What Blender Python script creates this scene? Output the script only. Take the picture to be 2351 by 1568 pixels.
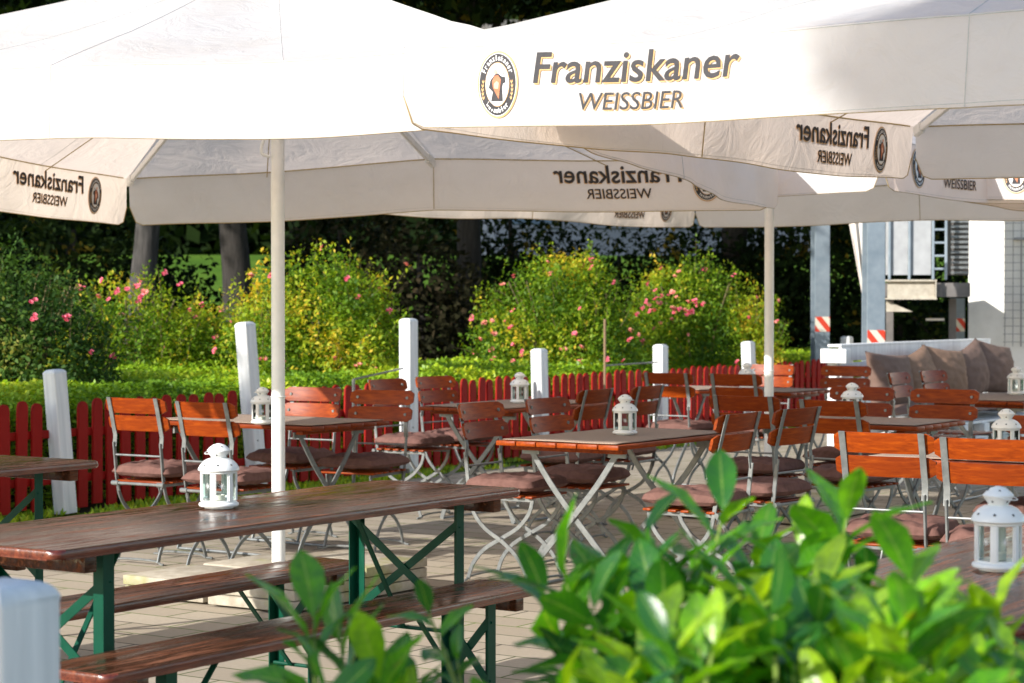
import bpy, bmesh, math, random
import numpy as np
from mathutils import Vector, Matrix, noise

for o in list(bpy.data.objects): bpy.data.objects.remove(o)
S = bpy.context.scene
C = S.collection
R = math.radians
rnd = random.Random(7)

# ------------------------------------------------------------ camera, sky, sun
HC = 1.42
FV = 4806.0
cam_d = bpy.data.cameras.new('camera'); cam = bpy.data.objects.new('camera', cam_d); C.objects.link(cam)
cam.location = (0, 0, HC)
cam.rotation_euler = (R(90) - math.atan(94 / FV), 0, 0)
cam_d.sensor_width = 36; cam_d.lens = 36 * FV / 2350
cam_d.clip_start = 0.1; cam_d.clip_end = 600
cam_d.dof.use_dof = True; cam_d.dof.focus_distance = 7.9; cam_d.dof.aperture_fstop = 6.3
S.camera = cam

SUN = Vector((-0.70, -0.575, 0.42)).normalized()
w = bpy.data.worlds.new('World'); S.world = w; w.use_nodes = True
nt = w.node_tree; nt.nodes.clear()
sk = nt.nodes.new('ShaderNodeTexSky'); sk.sky_type = 'NISHITA'; sk.sun_disc = False
sk.sun_elevation = math.asin(SUN.z); sk.sun_rotation = math.atan2(SUN.x, SUN.y) % (2 * math.pi)
sk.air_density = 1.0; sk.dust_density = 0.6; sk.ozone_density = 1.0
bg = nt.nodes.new('ShaderNodeBackground'); bg.inputs[1].default_value = 0.125
ow = nt.nodes.new('ShaderNodeOutputWorld')
nt.links.new(sk.outputs[0], bg.inputs[0]); nt.links.new(bg.outputs[0], ow.inputs[0])
sd = bpy.data.lights.new('sun', 'SUN'); sd.energy = 3.7; sd.angle = R(0.55); sd.color = (1.0, 0.955, 0.89)
sun = bpy.data.objects.new('sun', sd); C.objects.link(sun)
sun.rotation_euler = SUN.to_track_quat('Z', 'Y').to_euler(); sun.location = (-20, -20, 20)
S.view_settings.view_transform = 'Standard'; S.view_settings.look = 'None'
S.view_settings.exposure = 1.02; S.view_settings.gamma = 1.0

# ------------------------------------------------------------ the place's grid
GA = math.atan2(0.831, 0.5563)                 # tables, fence and paving follow this direction
U = Vector((math.cos(GA), math.sin(GA), 0)); W = Vector((-math.sin(GA), math.cos(GA), 0))
def uw(u, v, z=0.0): return U * u + W * v + Vector((0, 0, z))
def at(vx, vy, Y):                             # a point at depth Y
    return Vector(((vx - 1175) / FV * Y, Y, HC - (vy - 690) / FV * Y))

# ------------------------------------------------------------ materials
def new_mat(name):
    m = bpy.data.materials.new(name); m.use_nodes = True
    n = m.node_tree.nodes; n.clear()
    out = n.new('ShaderNodeOutputMaterial')
    return m, n, m.node_tree.links, out
def princ(n, l, out, rough=0.5, spec=0.5, metal=0.0, coat=0.0):
    p = n.new('ShaderNodeBsdfPrincipled'); p.inputs['Roughness'].default_value = rough
    p.inputs['Specular IOR Level'].default_value = spec; p.inputs['Metallic'].default_value = metal
    p.inputs['Coat Weight'].default_value = coat; p.inputs['Coat Roughness'].default_value = 0.12
    if out: l.new(p.outputs[0], out.inputs[0])
    return p
def coords(n, l, scale=(1, 1, 1), rot=(0, 0, 0), kind='Object'):
    tc = n.new('ShaderNodeTexCoord'); mp = n.new('ShaderNodeMapping')
    mp.inputs['Scale'].default_value = scale; mp.inputs['Rotation'].default_value = rot
    l.new(tc.outputs[kind], mp.inputs[0]); return mp.outputs[0]
def nz(n, l, vec, scale, detail=4, rough=0.55, dist=0.0):
    t = n.new('ShaderNodeTexNoise'); t.inputs['Scale'].default_value = scale
    t.inputs['Detail'].default_value = detail; t.inputs['Roughness'].default_value = rough
    t.inputs['Distortion'].default_value = dist
    l.new(vec, t.inputs['Vector']); return t.outputs[0]
def ramp(n, l, fac, stops):
    r = n.new('ShaderNodeValToRGB'); e = r.color_ramp.elements
    e[0].position, e[0].color = stops[0][0], (*stops[0][1], 1)
    e[1].position, e[1].color = stops[-1][0], (*stops[-1][1], 1)
    for p, c in stops[1:-1]:
        k = e.new(p); k.color = (*c, 1)
    l.new(fac, r.inputs[0]); return r.outputs[0]
def bump(n, l, h, p, strength=0.3, dist=0.01):
    b = n.new('ShaderNodeBump'); b.inputs['Strength'].default_value = strength; b.inputs['Distance'].default_value = dist
    l.new(h, b.inputs['Height']); l.new(b.outputs[0], p.inputs['Normal']); return b
def mix(n, l, fac, a, b, mode='MIX'):
    m = n.new('ShaderNodeMix'); m.data_type = 'RGBA'; m.blend_type = mode
    for s, v in ((0, fac), (6, a), (7, b)):
        if isinstance(v, (int, float)): m.inputs[s].default_value = v
        elif isinstance(v, tuple): m.inputs[s].default_value = (*v, 1)
        else: l.new(v, m.inputs[s])
    return m.outputs[2]

def simple(name, a, b, scale=6, rough=0.5, spec=0.5, metal=0.0, bmp=0.0, coat=0.0, stretch=(1, 1, 1), kind='Object'):
    m, n, l, out = new_mat(name); p = princ(n, l, out, rough, spec, metal, coat)
    v = coords(n, l, stretch, kind=kind)
    f = nz(n, l, v, scale)
    l.new(ramp(n, l, f, [(0.3, a), (0.7, b)]), p.inputs['Base Color'])
    if bmp: bump(n, l, nz(n, l, v, scale * 3), p, bmp)
    return m

M = {}
M['white_paint'] = simple('white_paint', (0.60, 0.61, 0.61), (0.82, 0.82, 0.81), 14, 0.5, bmp=0.3, stretch=(1.5, 1.5, 0.12))
M['pole'] = simple('pole_paint', (0.70, 0.71, 0.69), (0.80, 0.80, 0.78), 14, 0.35, bmp=0.03)
M['lantern'] = simple('lantern_enamel', (0.76, 0.76, 0.73), (0.84, 0.84, 0.81), 18, 0.28)
M['star'] = simple('dark_opening', (0.02, 0.02, 0.025), (0.03, 0.03, 0.03), 5, 0.6)
M['wax'] = simple('wax', (0.75, 0.72, 0.62), (0.8, 0.78, 0.68), 5, 0.4)
M['steel'] = simple('galvanised_steel', (0.14, 0.15, 0.15), (0.23, 0.24, 0.235), 25, 0.38, metal=0.35)
M['galv'] = simple('galvanised_column', (0.20, 0.25, 0.29), (0.30, 0.35, 0.39), 7, 0.5, metal=0.2)
M['green'] = simple('green_enamel', (0.001, 0.045, 0.024), (0.002, 0.065, 0.036), 10, 0.38, spec=0.2, bmp=0.05)
M['cushion'] = simple('brown_cushion_fabric', (0.115, 0.058, 0.048), (0.17, 0.088, 0.073), 30, 0.9, spec=0.2, bmp=0.25)
M['sofa_cushion'] = simple('taupe_fabric', (0.17, 0.108, 0.082), (0.21, 0.135, 0.105), 14, 0.9, spec=0.2, bmp=0.15)
M['tan_cushion'] = simple('tan_fabric', (0.23, 0.14, 0.09), (0.28, 0.17, 0.115), 14, 0.9, spec=0.2, bmp=0.15)
M['concrete'] = simple('concrete_slab', (0.34, 0.30, 0.24), (0.47, 0.43, 0.35), 12, 0.9, bmp=0.5)
M['piping'] = simple('gold_piping', (0.36, 0.26, 0.10), (0.48, 0.36, 0.16), 30, 0.8)
M['stitch'] = simple('stitching', (0.50, 0.48, 0.44), (0.60, 0.58, 0.54), 30, 0.9)
M['red_tag'] = simple('red_plastic', (0.5, 0.01, 0.02), (0.6, 0.02, 0.03), 5, 0.4)
M['petal'] = simple('pink_petal', (0.85, 0.11, 0.20), (0.9, 0.24, 0.30), 20, 0.6)
M['petal_peach'] = simple('peach_petal', (0.88, 0.26, 0.20), (0.9, 0.38, 0.28), 20, 0.6)
M['wall'] = simple('white_render', (0.68, 0.66, 0.61), (0.80, 0.78, 0.73), 5, 0.85, bmp=0.25)
M['far_wall'] = simple('pale_facade', (0.03, 0.042, 0.062), (0.055, 0.07, 0.10), 0.6, 0.8)
M['far_glass'] = simple('dark_glass', (0.02, 0.03, 0.05), (0.05, 0.08, 0.12), 0.6, 0.1)
M['grating'] = simple('steel_grating', (0.10, 0.095, 0.09), (0.22, 0.2, 0.19), 3, 0.6, metal=0.3)
M['awning'] = simple('awning_fabric', (0.62, 0.57, 0.52), (0.74, 0.69, 0.63), 4, 0.8)
M['panel'] = simple('perforated_panel', (0.30, 0.31, 0.32), (0.38, 0.39, 0.40), 9, 0.6)
M['wire'] = simple('wire', (0.2, 0.2, 0.2), (0.3, 0.3, 0.3), 4, 0.5, metal=0.5)
M['print_dark'] = simple('dark_print', (0.035, 0.033, 0.036), (0.055, 0.05, 0.052), 30, 0.8)
M['print_gold'] = simple('gold_print', (0.60, 0.36, 0.15), (0.66, 0.41, 0.19), 30, 0.8)
M['print_white'] = simple('white_print', (0.78, 0.77, 0.75), (0.82, 0.81, 0.79), 30, 0.8)
M['print_brown'] = simple('brown_print', (0.42, 0.13, 0.06), (0.6, 0.24, 0.13), 40, 0.8)
M['print_skin'] = simple('light_brown_print', (0.72, 0.36, 0.24), (0.8, 0.45, 0.33), 40, 0.8)
M['print_grey'] = simple('grey_print', (0.35, 0.35, 0.36), (0.42, 0.42, 0.43), 40, 0.8)
M['stake'] = simple('wooden_stake', (0.20, 0.13, 0.07), (0.3, 0.2, 0.11), 12, 0.9, stretch=(1, 1, 0.1))

def mk_red():
    m, n, l, out = new_mat('red_fence_paint'); p = princ(n, l, out, 0.6, 0.15)
    v = coords(n, l, (1, 1, 0.25))
    l.new(ramp(n, l, nz(n, l, v, 7, 6), [(0.25, (0.23, 0.007, 0.005)), (0.7, (0.36, 0.013, 0.008))]), p.inputs['Base Color'])
    bump(n, l, nz(n, l, v, 30), p, 0.25); return m
M['red'] = mk_red()

def mk_slat():
    m, n, l, out = new_mat('orange_brown_wood'); p = princ(n, l, out, 0.38, 0.15)
    oi = n.new('ShaderNodeObjectInfo')
    v = coords(n, l, (1.5, 14, 14))
    g = nz(n, l, v, 6, 6, 0.6, 0.3)
    a = ramp(n, l, g, [(0.25, (0.14, 0.018, 0.002)), (0.55, (0.28, 0.046, 0.003)), (0.8, (0.42, 0.088, 0.005))])
    b = mix(n, l, oi.outputs['Random'], a, (0.075, 0.010, 0.005)); b2 = mix(n, l, 0.45, a, b)
    l.new(b2, p.inputs['Base Color']); bump(n, l, g, p, 0.12); return m
M['slat'] = mk_slat()
def mk_slab():
    m, n, l, out = new_mat('mossy_concrete'); p = princ(n, l, out, 0.95, 0.15); v = coords(n, l)
    c = ramp(n, l, nz(n, l, v, 14, 6), [(0.3, (0.30, 0.26, 0.20)), (0.7, (0.46, 0.42, 0.34))])
    ms = ramp(n, l, nz(n, l, v, 3.1, 4), [(0.56, (0, 0, 0)), (0.66, (0.6, 0.6, 0.6))]); c = mix(n, l, ms, c, (0.24, 0.25, 0.07))
    l.new(c, p.inputs['Base Color']); bump(n, l, nz(n, l, v, 40), p, 0.6, 0.006); return m
M['slab'] = mk_slab()

def mk_beerwood(name, dark=1.0, worn=0.5):
    m, n, l, out = new_mat(name); p = princ(n, l, out, 0.3, 0.45, coat=0.0)
    v = coords(n, l, (0.8, 10, 10))
    g = nz(n, l, v, 4.5, 9, 0.68, 0.6)
    v2 = coords(n, l, (1.1, 15, 15)); g2 = nz(n, l, v2, 3.0, 8, 0.72, 1.0)
    base = ramp(n, l, g, [(0.3, (0.016 * dark, 0.005 * dark, 0.002 * dark)), (0.5, (0.042 * dark, 0.015 * dark, 0.006 * dark)), (0.72, (0.11 * dark, 0.036 * dark, 0.014 * dark))])
    wr = ramp(n, l, g2, [(0.54 - 0.05 * worn, (0, 0, 0)), (0.66, (1, 1, 1))])
    v3 = coords(n, l, (0.6, 1.4, 1)); g3 = nz(n, l, v3, 2.2, 3)
    g3 = ramp(n, l, g3, [(0.38, (0.12, 0.12, 0.12)), (0.58, (1, 1, 1))]); wm = mix(n, l, g3, (0, 0, 0), wr)
    col = mix(n, l, wm, base, (0.32 * dark, 0.165 * dark, 0.10 * dark))
    vo = coords(n, l, (0.5, 1, 1)); 
    tc = n.new('ShaderNodeTexCoord'); sp = n.new('ShaderNodeSeparateXYZ'); l.new(tc.outputs['Object'], sp.inputs[0])
    mm = n.new('ShaderNodeMath'); mm.operation = 'MULTIPLY'; mm.inputs[1].default_value = 1 / 0.104; l.new(sp.outputs[1], mm.inputs[0])
    fr = n.new('ShaderNodeMath'); fr.operation = 'FRACT'; l.new(mm.outputs[0], fr.inputs[0])
    ln = ramp(n, l, fr.outputs[0], [(0.0, (1, 1, 1)), (0.018, (0, 0, 0))])
    col = mix(n, l, ln, col, (0.03, 0.016, 0.01))
    rd = mix(n, l, nz(n, l, coords(n, l, (1, 3, 3)), 5), (1, 1, 1), (1.25, 0.8, 0.62)); col = mix(n, l, 0.8, col, rd, 'MULTIPLY')
    l.new(col, p.inputs['Base Color'])
    rr = ramp(n, l, g2, [(0.45, (0.07, 0.07, 0.07)), (0.62, (0.55, 0.55, 0.55))]); l.new(rr, p.inputs['Roughness'])
    sr = ramp(n, l, g2, [(0.40, (0.55, 0.55, 0.55)), (0.60, (0.04, 0.04, 0.04))]); l.new(sr, p.inputs['Specular IOR Level'])
    b1 = bump(n, l, g2, p, 0.35, 0.002)
    return m
M['beer_top'] = mk_beerwood('weathered_brown_planks')
M['beer_pale'] = mk_beerwood('dry_weathered_planks', 3.0, 1.3)
M['bench_top'] = mk_beerwood('red_brown_planks', 1.3, -0.6)
def mk_edge():
    m, n, l, out = new_mat('varnished_edge'); p = princ(n, l, out, 0.25, 0.5, coat=0.5)
    v = coords(n, l, (1, 9, 9)); g = nz(n, l, v, 8, 6, 0.6, 0.5)
    l.new(ramp(n, l, g, [(0.3, (0.055, 0.010, 0.006)), (0.6, (0.15, 0.030, 0.012)), (0.85, (0.30, 0.09, 0.03))]), p.inputs['Base Color'])
    bump(n, l, g, p, 0.2); return m
M['edge'] = mk_edge()

def mk_mat():
    m, n, l, out = new_mat('woven_brown_mat'); p = princ(n, l, out, 0.9, 0.2)
    v = coords(n, l)
    ck = n.new('ShaderNodeTexChecker'); ck.inputs['Scale'].default_value = 130; l.new(v, ck.inputs['Vector'])
    ck.inputs[1].default_value = (0.22, 0.16, 0.12, 1); ck.inputs[2].default_value = (0.44, 0.335, 0.265, 1)
    c = mix(n, l, nz(n, l, v, 8), ck.outputs[0], (0.34, 0.26, 0.205))
    l.new(c, p.inputs['Base Color']); bump(n, l, ck.outputs[1], p, 0.5, 0.002); return m
M['mat'] = mk_mat()

def mk_canvas():
    m, n, l, out = new_mat('white_canvas')
    v = coords(n, l)
    dirt = nz(n, l, coords(n, l, (1, 1, 2)), 2.2, 6, 0.6)
    col = ramp(n, l, dirt, [(0.28, (0.76, 0.755, 0.74)), (0.55, (0.84, 0.845, 0.85))])
    d = n.new('ShaderNodeBsdfDiffuse'); l.new(col, d.inputs[0])
    t = n.new('ShaderNodeBsdfTranslucent'); t.inputs[0].default_value = (0.95, 0.78, 0.65, 1)
    mx = n.new('ShaderNodeMixShader'); mx.inputs[0].default_value = 0.50
    l.new(d.outputs[0], mx.inputs[1]); l.new(t.outputs[0], mx.inputs[2]); l.new(mx.outputs[0], out.inputs[0])
    b = n.new('ShaderNodeBump'); b.inputs['Strength'].default_value = 0.55; b.inputs['Distance'].default_value = 0.025
    l.new(nz(n, l, coords(n, l, (1, 1, 1)), 5, 5, 0.6, 1.2), b.inputs['Height'])
    l.new(b.outputs[0], d.inputs['Normal']); l.new(b.outputs[0], t.inputs['Normal'])
    return m
M['canvas'] = mk_canvas()

def mk_leaf(name, stops, trans=0.35, rough=0.4, tcol=None, spec=0.5):
    m, n, l, out = new_mat(name)
    a = n.new('ShaderNodeAttribute'); a.attribute_name = 'tint'
    c = ramp(n, l, a.outputs['Fac'], stops)
    p = princ(n, l, None, rough, spec); l.new(c, p.inputs['Base Color'])
    t = n.new('ShaderNodeBsdfTranslucent')
    tc = mix(n, l, 1.0, c, tcol or (1.6, 1.5, 0.6), 'MULTIPLY'); l.new(tc, t.inputs[0])
    mx = n.new('ShaderNodeMixShader'); mx.inputs[0].default_value = trans
    l.new(p.outputs[0], mx.inputs[1]); l.new(t.outputs[0], mx.inputs[2]); l.new(mx.outputs[0], out.inputs[0])
    return m
M['rose_leaf'] = mk_leaf('rose_leaf', [(0, (0.05, 0.12, 0.010)), (0.45, (0.16, 0.28, 0.014)), (0.8, (0.38, 0.45, 0.025)), (1, (0.66, 0.46, 0.04))], 0.42, 0.55, spec=0.25)
M['rose_shade_leaf'] = mk_leaf('shaded_rose_leaf', [(0, (0.025, 0.065, 0.010)), (0.6, (0.07, 0.14, 0.02)), (1, (0.30, 0.28, 0.05))], 0.3, 0.6, spec=0.2)  # shade on the left-edge bush is put into this darker leaf colour
M['hedge_leaf'] = mk_leaf('hedge_leaf', [(0, (0.12, 0.24, 0.010)), (0.6, (0.29, 0.46, 0.015)), (1, (0.52, 0.58, 0.03))], 0.3, 0.5)
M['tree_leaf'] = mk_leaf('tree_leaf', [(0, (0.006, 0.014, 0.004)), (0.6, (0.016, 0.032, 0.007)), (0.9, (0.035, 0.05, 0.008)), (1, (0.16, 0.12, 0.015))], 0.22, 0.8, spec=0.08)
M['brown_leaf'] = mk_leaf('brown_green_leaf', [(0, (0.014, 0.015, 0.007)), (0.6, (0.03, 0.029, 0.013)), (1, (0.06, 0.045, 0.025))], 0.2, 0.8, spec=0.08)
def mk_laurel():
    m, n, l, out = new_mat('laurel_leaf')
    a = n.new('ShaderNodeAttribute'); a.attribute_name = 'tint'
    c = ramp(n, l, a.outputs['Fac'], [(0, (0.010, 0.075, 0.016)), (0.4, (0.032, 0.17, 0.010)), (0.75, (0.13, 0.38, 0.008)), (1, (0.40, 0.60, 0.015))])
    b = n.new('ShaderNodeAttribute'); b.attribute_name = 'rib'
    rb = ramp(n, l, b.outputs['Fac'], [(0.80, (0, 0, 0)), (1.0, (0.7, 0.7, 0.7))])
    c2 = mix(n, l, rb, c, (0.36, 0.50, 0.12))
    g = nz(n, l, coords(n, l), 38, 5, 0.6)
    va = n.new('ShaderNodeAttribute'); va.attribute_name = 'vein'
    sn = n.new('ShaderNodeMath'); sn.operation = 'MULTIPLY'; sn.inputs[1].default_value = 62; l.new(va.outputs['Fac'], sn.inputs[0])
    s2 = n.new('ShaderNodeMath'); s2.operation = 'SINE'; l.new(sn.outputs[0], s2.inputs[0])
    vn = ramp(n, l, s2.outputs[0], [(0.62, (0, 0, 0)), (0.98, (0.30, 0.30, 0.30))]); c2 = mix(n, l, vn, c2, (0.22, 0.40, 0.08))
    sp_ = nz(n, l, coords(n, l), 26, 2); spr = ramp(n, l, sp_, [(0.70, (0, 0, 0)), (0.74, (0.75, 0.75, 0.75))]); c2 = mix(n, l, spr, c2, (0.16, 0.10, 0.02))
    gg = ramp(n, l, g, [(0.35, (0, 0, 0)), (0.65, (1, 1, 1))])
    c3 = mix(n, l, gg, c2, mix(n, l, 0.6, c2, (0.02, 0.09, 0.035)))
    p = princ(n, l, None, 0.24, 0.55); l.new(c3, p.inputs['Base Color'])
    bump(n, l, g, p, 0.7, 0.004)
    t = n.new('ShaderNodeBsdfTranslucent'); l.new(mix(n, l, 1.0, c3, (2.3, 2.1, 0.35), 'MULTIPLY'), t.inputs[0])
    mx = n.new('ShaderNodeMixShader'); mx.inputs[0].default_value = 0.42
    l.new(p.outputs[0], mx.inputs[1]); l.new(t.outputs[0], mx.inputs[2]); l.new(mx.outputs[0], out.inputs[0])
    return m
M['laurel'] = mk_laurel()
M['laurel_stem'] = simple('laurel_stem', (0.16, 0.24, 0.04), (0.25, 0.34, 0.07), 30, 0.5)
M['bark'] = simple('bark', (0.015, 0.013, 0.010), (0.04, 0.034, 0.029), 8, 0.95, bmp=0.9, stretch=(3, 3, 0.5))
M['bark_grey'] = simple('grey_bark', (0.03, 0.028, 0.026), (0.08, 0.073, 0.068), 8, 0.95, bmp=0.9, stretch=(3, 3, 0.4))
M['twig'] = simple('twig', (0.10, 0.08, 0.03), (0.17, 0.14, 0.06), 12, 0.9)

def mk_glass():
    m, n, l, out = new_mat('lantern_glass')
    g = n.new('ShaderNodeBsdfGlossy'); g.inputs['Roughness'].default_value = 0.03
    g.inputs[0].default_value = (0.9, 0.95, 0.95, 1)
    t = n.new('ShaderNodeBsdfTransparent'); t.inputs[0].default_value = (0.86, 0.91, 0.9, 1)
    fr = n.new('ShaderNodeFresnel'); fr.inputs[0].default_value = 1.5
    mx = n.new('ShaderNodeMixShader'); l.new(fr.outputs[0], mx.inputs[0])
    l.new(t.outputs[0], mx.inputs[1]); l.new(g.outputs[0], mx.inputs[2]); l.new(mx.outputs[0], out.inputs[0])
    return m
M['glass'] = mk_glass()

def mk_paving():
    m, n, l, out = new_mat('concrete_paving'); p = princ(n, l, out, 0.9, 0.25)
    v = coords(n, l, (1, 1, 1), (0, 0, -GA - R(90)))
    br = n.new('ShaderNodeTexBrick'); l.new(v, br.inputs['Vector'])
    br.inputs['Scale'].default_value = 1.0; br.inputs['Mortar Size'].default_value = 0.006
    br.inputs['Brick Width'].default_value = 0.42; br.inputs['Row Height'].default_value = 0.21
    br.inputs['Mortar Smooth'].default_value = 0.3; br.inputs['Bias'].default_value = 0.0
    br.inputs['Color1'].default_value = (0.38, 0.32, 0.24, 1); br.inputs['Color2'].default_value = (0.52, 0.45, 0.35, 1)
    br.offset = 0.5
    f1 = nz(n, l, coords(n, l), 1.1, 6); f2 = nz(n, l, coords(n, l), 45, 4)
    c = mix(n, l, f2, mix(n, l, 0.45, br.outputs[0], (0.16, 0.13, 0.10)), br.outputs[0])
    c = mix(n, l, mix(n, l, 0.55, (0, 0, 0), f1), c, (0.26, 0.22, 0.16))
    moss = ramp(n, l, nz(n, l, coords(n, l), 1.7, 3), [(0.42, (0.05, 0.045, 0.03)), (0.6, (0.10, 0.16, 0.02))])
    c = mix(n, l, br.outputs[1], c, moss)
    l.new(c, p.inputs['Base Color'])
    inv = n.new('ShaderNodeInvert'); l.new(br.outputs[1], inv.inputs[1])
    h = mix(n, l, 0.25, inv.outputs[0], f2); bump(n, l, h, p, 0.5, 0.006)
    return m
M['paving'] = mk_paving()
def mk_ground(name, a, b, c, scale):
    m, n, l, out = new_mat(name); p = princ(n, l, out, 0.95, 0.1)
    f = nz(n, l, coords(n, l), scale, 8, 0.65); f2 = nz(n, l, coords(n, l), scale * 20, 5)
    k = ramp(n, l, f, [(0.3, a), (0.5, b), (0.7, c)]); l.new(mix(n, l, f2, mix(n, l, 0.5, k, (0.02, 0.03, 0.01)), k), p.inputs['Base Color'])
    bump(n, l, f2, p, 0.8, 0.03); return m
M['lawn'] = mk_ground('lawn_grass', (0.06, 0.14, 0.012), (0.09, 0.19, 0.015), (0.13, 0.22, 0.02), 0.8)
M['soil'] = mk_ground('leafy_soil', (0.03, 0.02, 0.012), (0.06, 0.04, 0.02), (0.10, 0.06, 0.03), 1.5)

def mk_tape():
    m, n, l, out = new_mat('red_white_tape'); p = princ(n, l, out, 0.5)
    v = coords(n, l, (1, 1, 1), (0, R(40), 0))
    wv = n.new('ShaderNodeTexWave'); wv.wave_profile = 'SAW'; wv.inputs['Scale'].default_value = 2.6; l.new(v, wv.inputs['Vector'])
    r = n.new('ShaderNodeValToRGB'); r.color_ramp.interpolation = 'CONSTANT'
    r.color_ramp.elements[0].color = (0.62, 0.05, 0.02, 1); r.color_ramp.elements[1].position = 0.5; r.color_ramp.elements[1].color = (0.72, 0.66, 0.54, 1)
    l.new(wv.outputs[1], r.inputs[0]); l.new(r.outputs[0], p.inputs['Base Color']); return m
M['tape'] = mk_tape()

# ------------------------------------------------------------ mesh helpers
class MB:
    def __init__(s): s.v = []; s.f = []
    def add(s, vs, fs):
        k = len(s.v); s.v += [tuple(p) for p in vs]; s.f += [tuple(i + k for i in f) for f in fs]; return s
    def box(s, c, d, rot=None):
        x, y, z = d[0] / 2, d[1] / 2, d[2] / 2
        vs = [Vector((a * x, b * y, e * z)) for a in (-1, 1) for b in (-1, 1) for e in (-1, 1)]
        if rot is not None: vs = [rot @ p for p in vs]
        c = Vector(c)
        return s.add([p + c for p in vs], [(0, 1, 3, 2), (4, 6, 7, 5), (0, 4, 5, 1), (2, 3, 7, 6), (0, 2, 6, 4), (1, 5, 7, 3)])
    def sweep(s, pts, rs, n=8, side=None, flat=None):
        """tube along pts; flat=(w,t) gives a rectangular bar, w across `side`"""
        pts = [Vector(p) for p in pts]; L = len(pts)
        if not isinstance(rs, (list, tuple)): rs = [rs] * L
        up = Vector(side) if side is not None else None
        rings = []; prev = None
        for i, p in enumerate(pts):
            t = (pts[min(i + 1, L - 1)] - pts[max(i - 1, 0)]).normalized()
            if up is None:
                a = prev if prev is not None else (Vector((0, 0, 1)) if abs(t.z) < 0.9 else Vector((1, 0, 0)))
                x = (a - t * a.dot(t)).normalized(); prev = x
            else: x = (up - t * up.dot(t)).normalized()
            y = t.cross(x)
            if flat:
                W_, T_ = flat[0] / 2, flat[1] / 2
                b = min(W_, T_) * 0.35
                ring = [p + x * a + y * c for a, c in ((W_ - b, T_), (-W_ + b, T_), (-W_, T_ - b), (-W_, -T_ + b), (-W_ + b, -T_), (W_ - b, -T_), (W_, -T_ + b), (W_, T_ - b))]
            else: ring = [p + (x * math.cos(k * 2 * math.pi / n) + y * math.sin(k * 2 * math.pi / n)) * rs[i] for k in range(n)]
            rings.append(ring)
        m = len(rings[0]); vs = [p for r in rings for p in r]; fs = []
        for i in range(L - 1):
            for k in range(m): fs.append((i * m + k, i * m + (k + 1) % m, (i + 1) * m + (k + 1) % m, (i + 1) * m + k))
        fs.append(tuple(range(m))[::-1]); fs.append(tuple((L - 1) * m + k for k in range(m)))
        return s.add(vs, fs)
    def lathe(s, prof, n=24, c=(0, 0, 0)):
        vs = []; fs = []
        for r, z in prof:
            for k in range(n):
                a = k * 2 * math.pi / n; vs.append((c[0] + r * math.cos(a), c[1] + r * math.sin(a), c[2] + z))
        for i in range(len(prof) - 1):
            for k in range(n): fs.append((i * n + k, i * n + (k + 1) % n, (i + 1) * n + (k + 1) % n, (i + 1) * n + k))
        return s.add(vs, fs)
    def build(s, name, m, parent=None, smooth=True, loc=None, recalc=False):
        me = bpy.data.meshes.new(name); me.from_pydata([tuple(p) for p in s.v], [], s.f)
        if recalc:
            b = bmesh.new(); b.from_mesh(me); bmesh.ops.recalc_face_normals(b, faces=b.faces); b.to_mesh(me); b.free()
        return link(name, me, m, parent, smooth, loc)
def link(name, me, m, parent=None, smooth=True, loc=None):
    me.materials.append(m)
    if smooth:
        me.shade_smooth() if hasattr(me, 'shade_smooth') else None
        try: me.set_sharp_from_angle(angle=R(35))
        except Exception: pass
    o = bpy.data.objects.new(name, me); C.objects.link(o)
    if parent: o.parent = parent
    if loc is not None: o.location = loc
    return o
def tag(o, label=None, cat=None, group=None, kind=None):
    if label: o['label'] = label
    if cat: o['category'] = cat
    if group: o['group'] = group
    if kind: o['kind'] = kind
    return o
def empty(name, loc, rz=0.0, **k):
    o = bpy.data.objects.new(name, None); C.objects.link(o); o.location = loc; o.rotation_euler = (0, 0, rz)
    o.empty_display_size = 0.1
    return tag(o, **k)
def copy_tree(o, parent=None):
    c = o.copy(); C.objects.link(c)
    if parent: c.parent = parent
    for ch in list(o.children): copy_tree(ch, c)
    return c
def bevel_box(c, d, r, seg=3, rot=None, taper=None):
    b = bmesh.new(); bmesh.ops.create_cube(b, size=1)
    for v in b.verts: v.co = Vector((v.co.x * d[0], v.co.y * d[1], v.co.z * d[2]))
    if taper:
        for v in b.verts:
            if v.co.z > 0: v.co.x *= taper; v.co.y *= taper
    bmesh.ops.bevel(b, geom=b.edges[:], offset=r, segments=seg, affect='EDGES', profile=0.5)
    mb = MB(); b.verts.index_update()
    c = Vector(c)
    vs = [(rot @ v.co if rot is not None else v.co) + c for v in b.verts]
    mb.add(vs, [tuple(v.index for v in f.verts) for f in b.faces]); b.free(); return mb
def smoothpath(pts, k=5):
    pts = [Vector(p) for p in pts]; out = []
    for i in range(len(pts) - 1):
        p0 = pts[max(i - 1, 0)]; p1 = pts[i]; p2 = pts[i + 1]; p3 = pts[min(i + 2, len(pts) - 1)]
        for j in range(k):
            t = j / k
            out.append(0.5 * ((2 * p1) + (p2 - p0) * t + (2 * p0 - 5 * p1 + 4 * p2 - p3) * t * t + (3 * p1 - p0 - 3 * p2 + p3) * t ** 3))
    out.append(pts[-1]); return out

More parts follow.
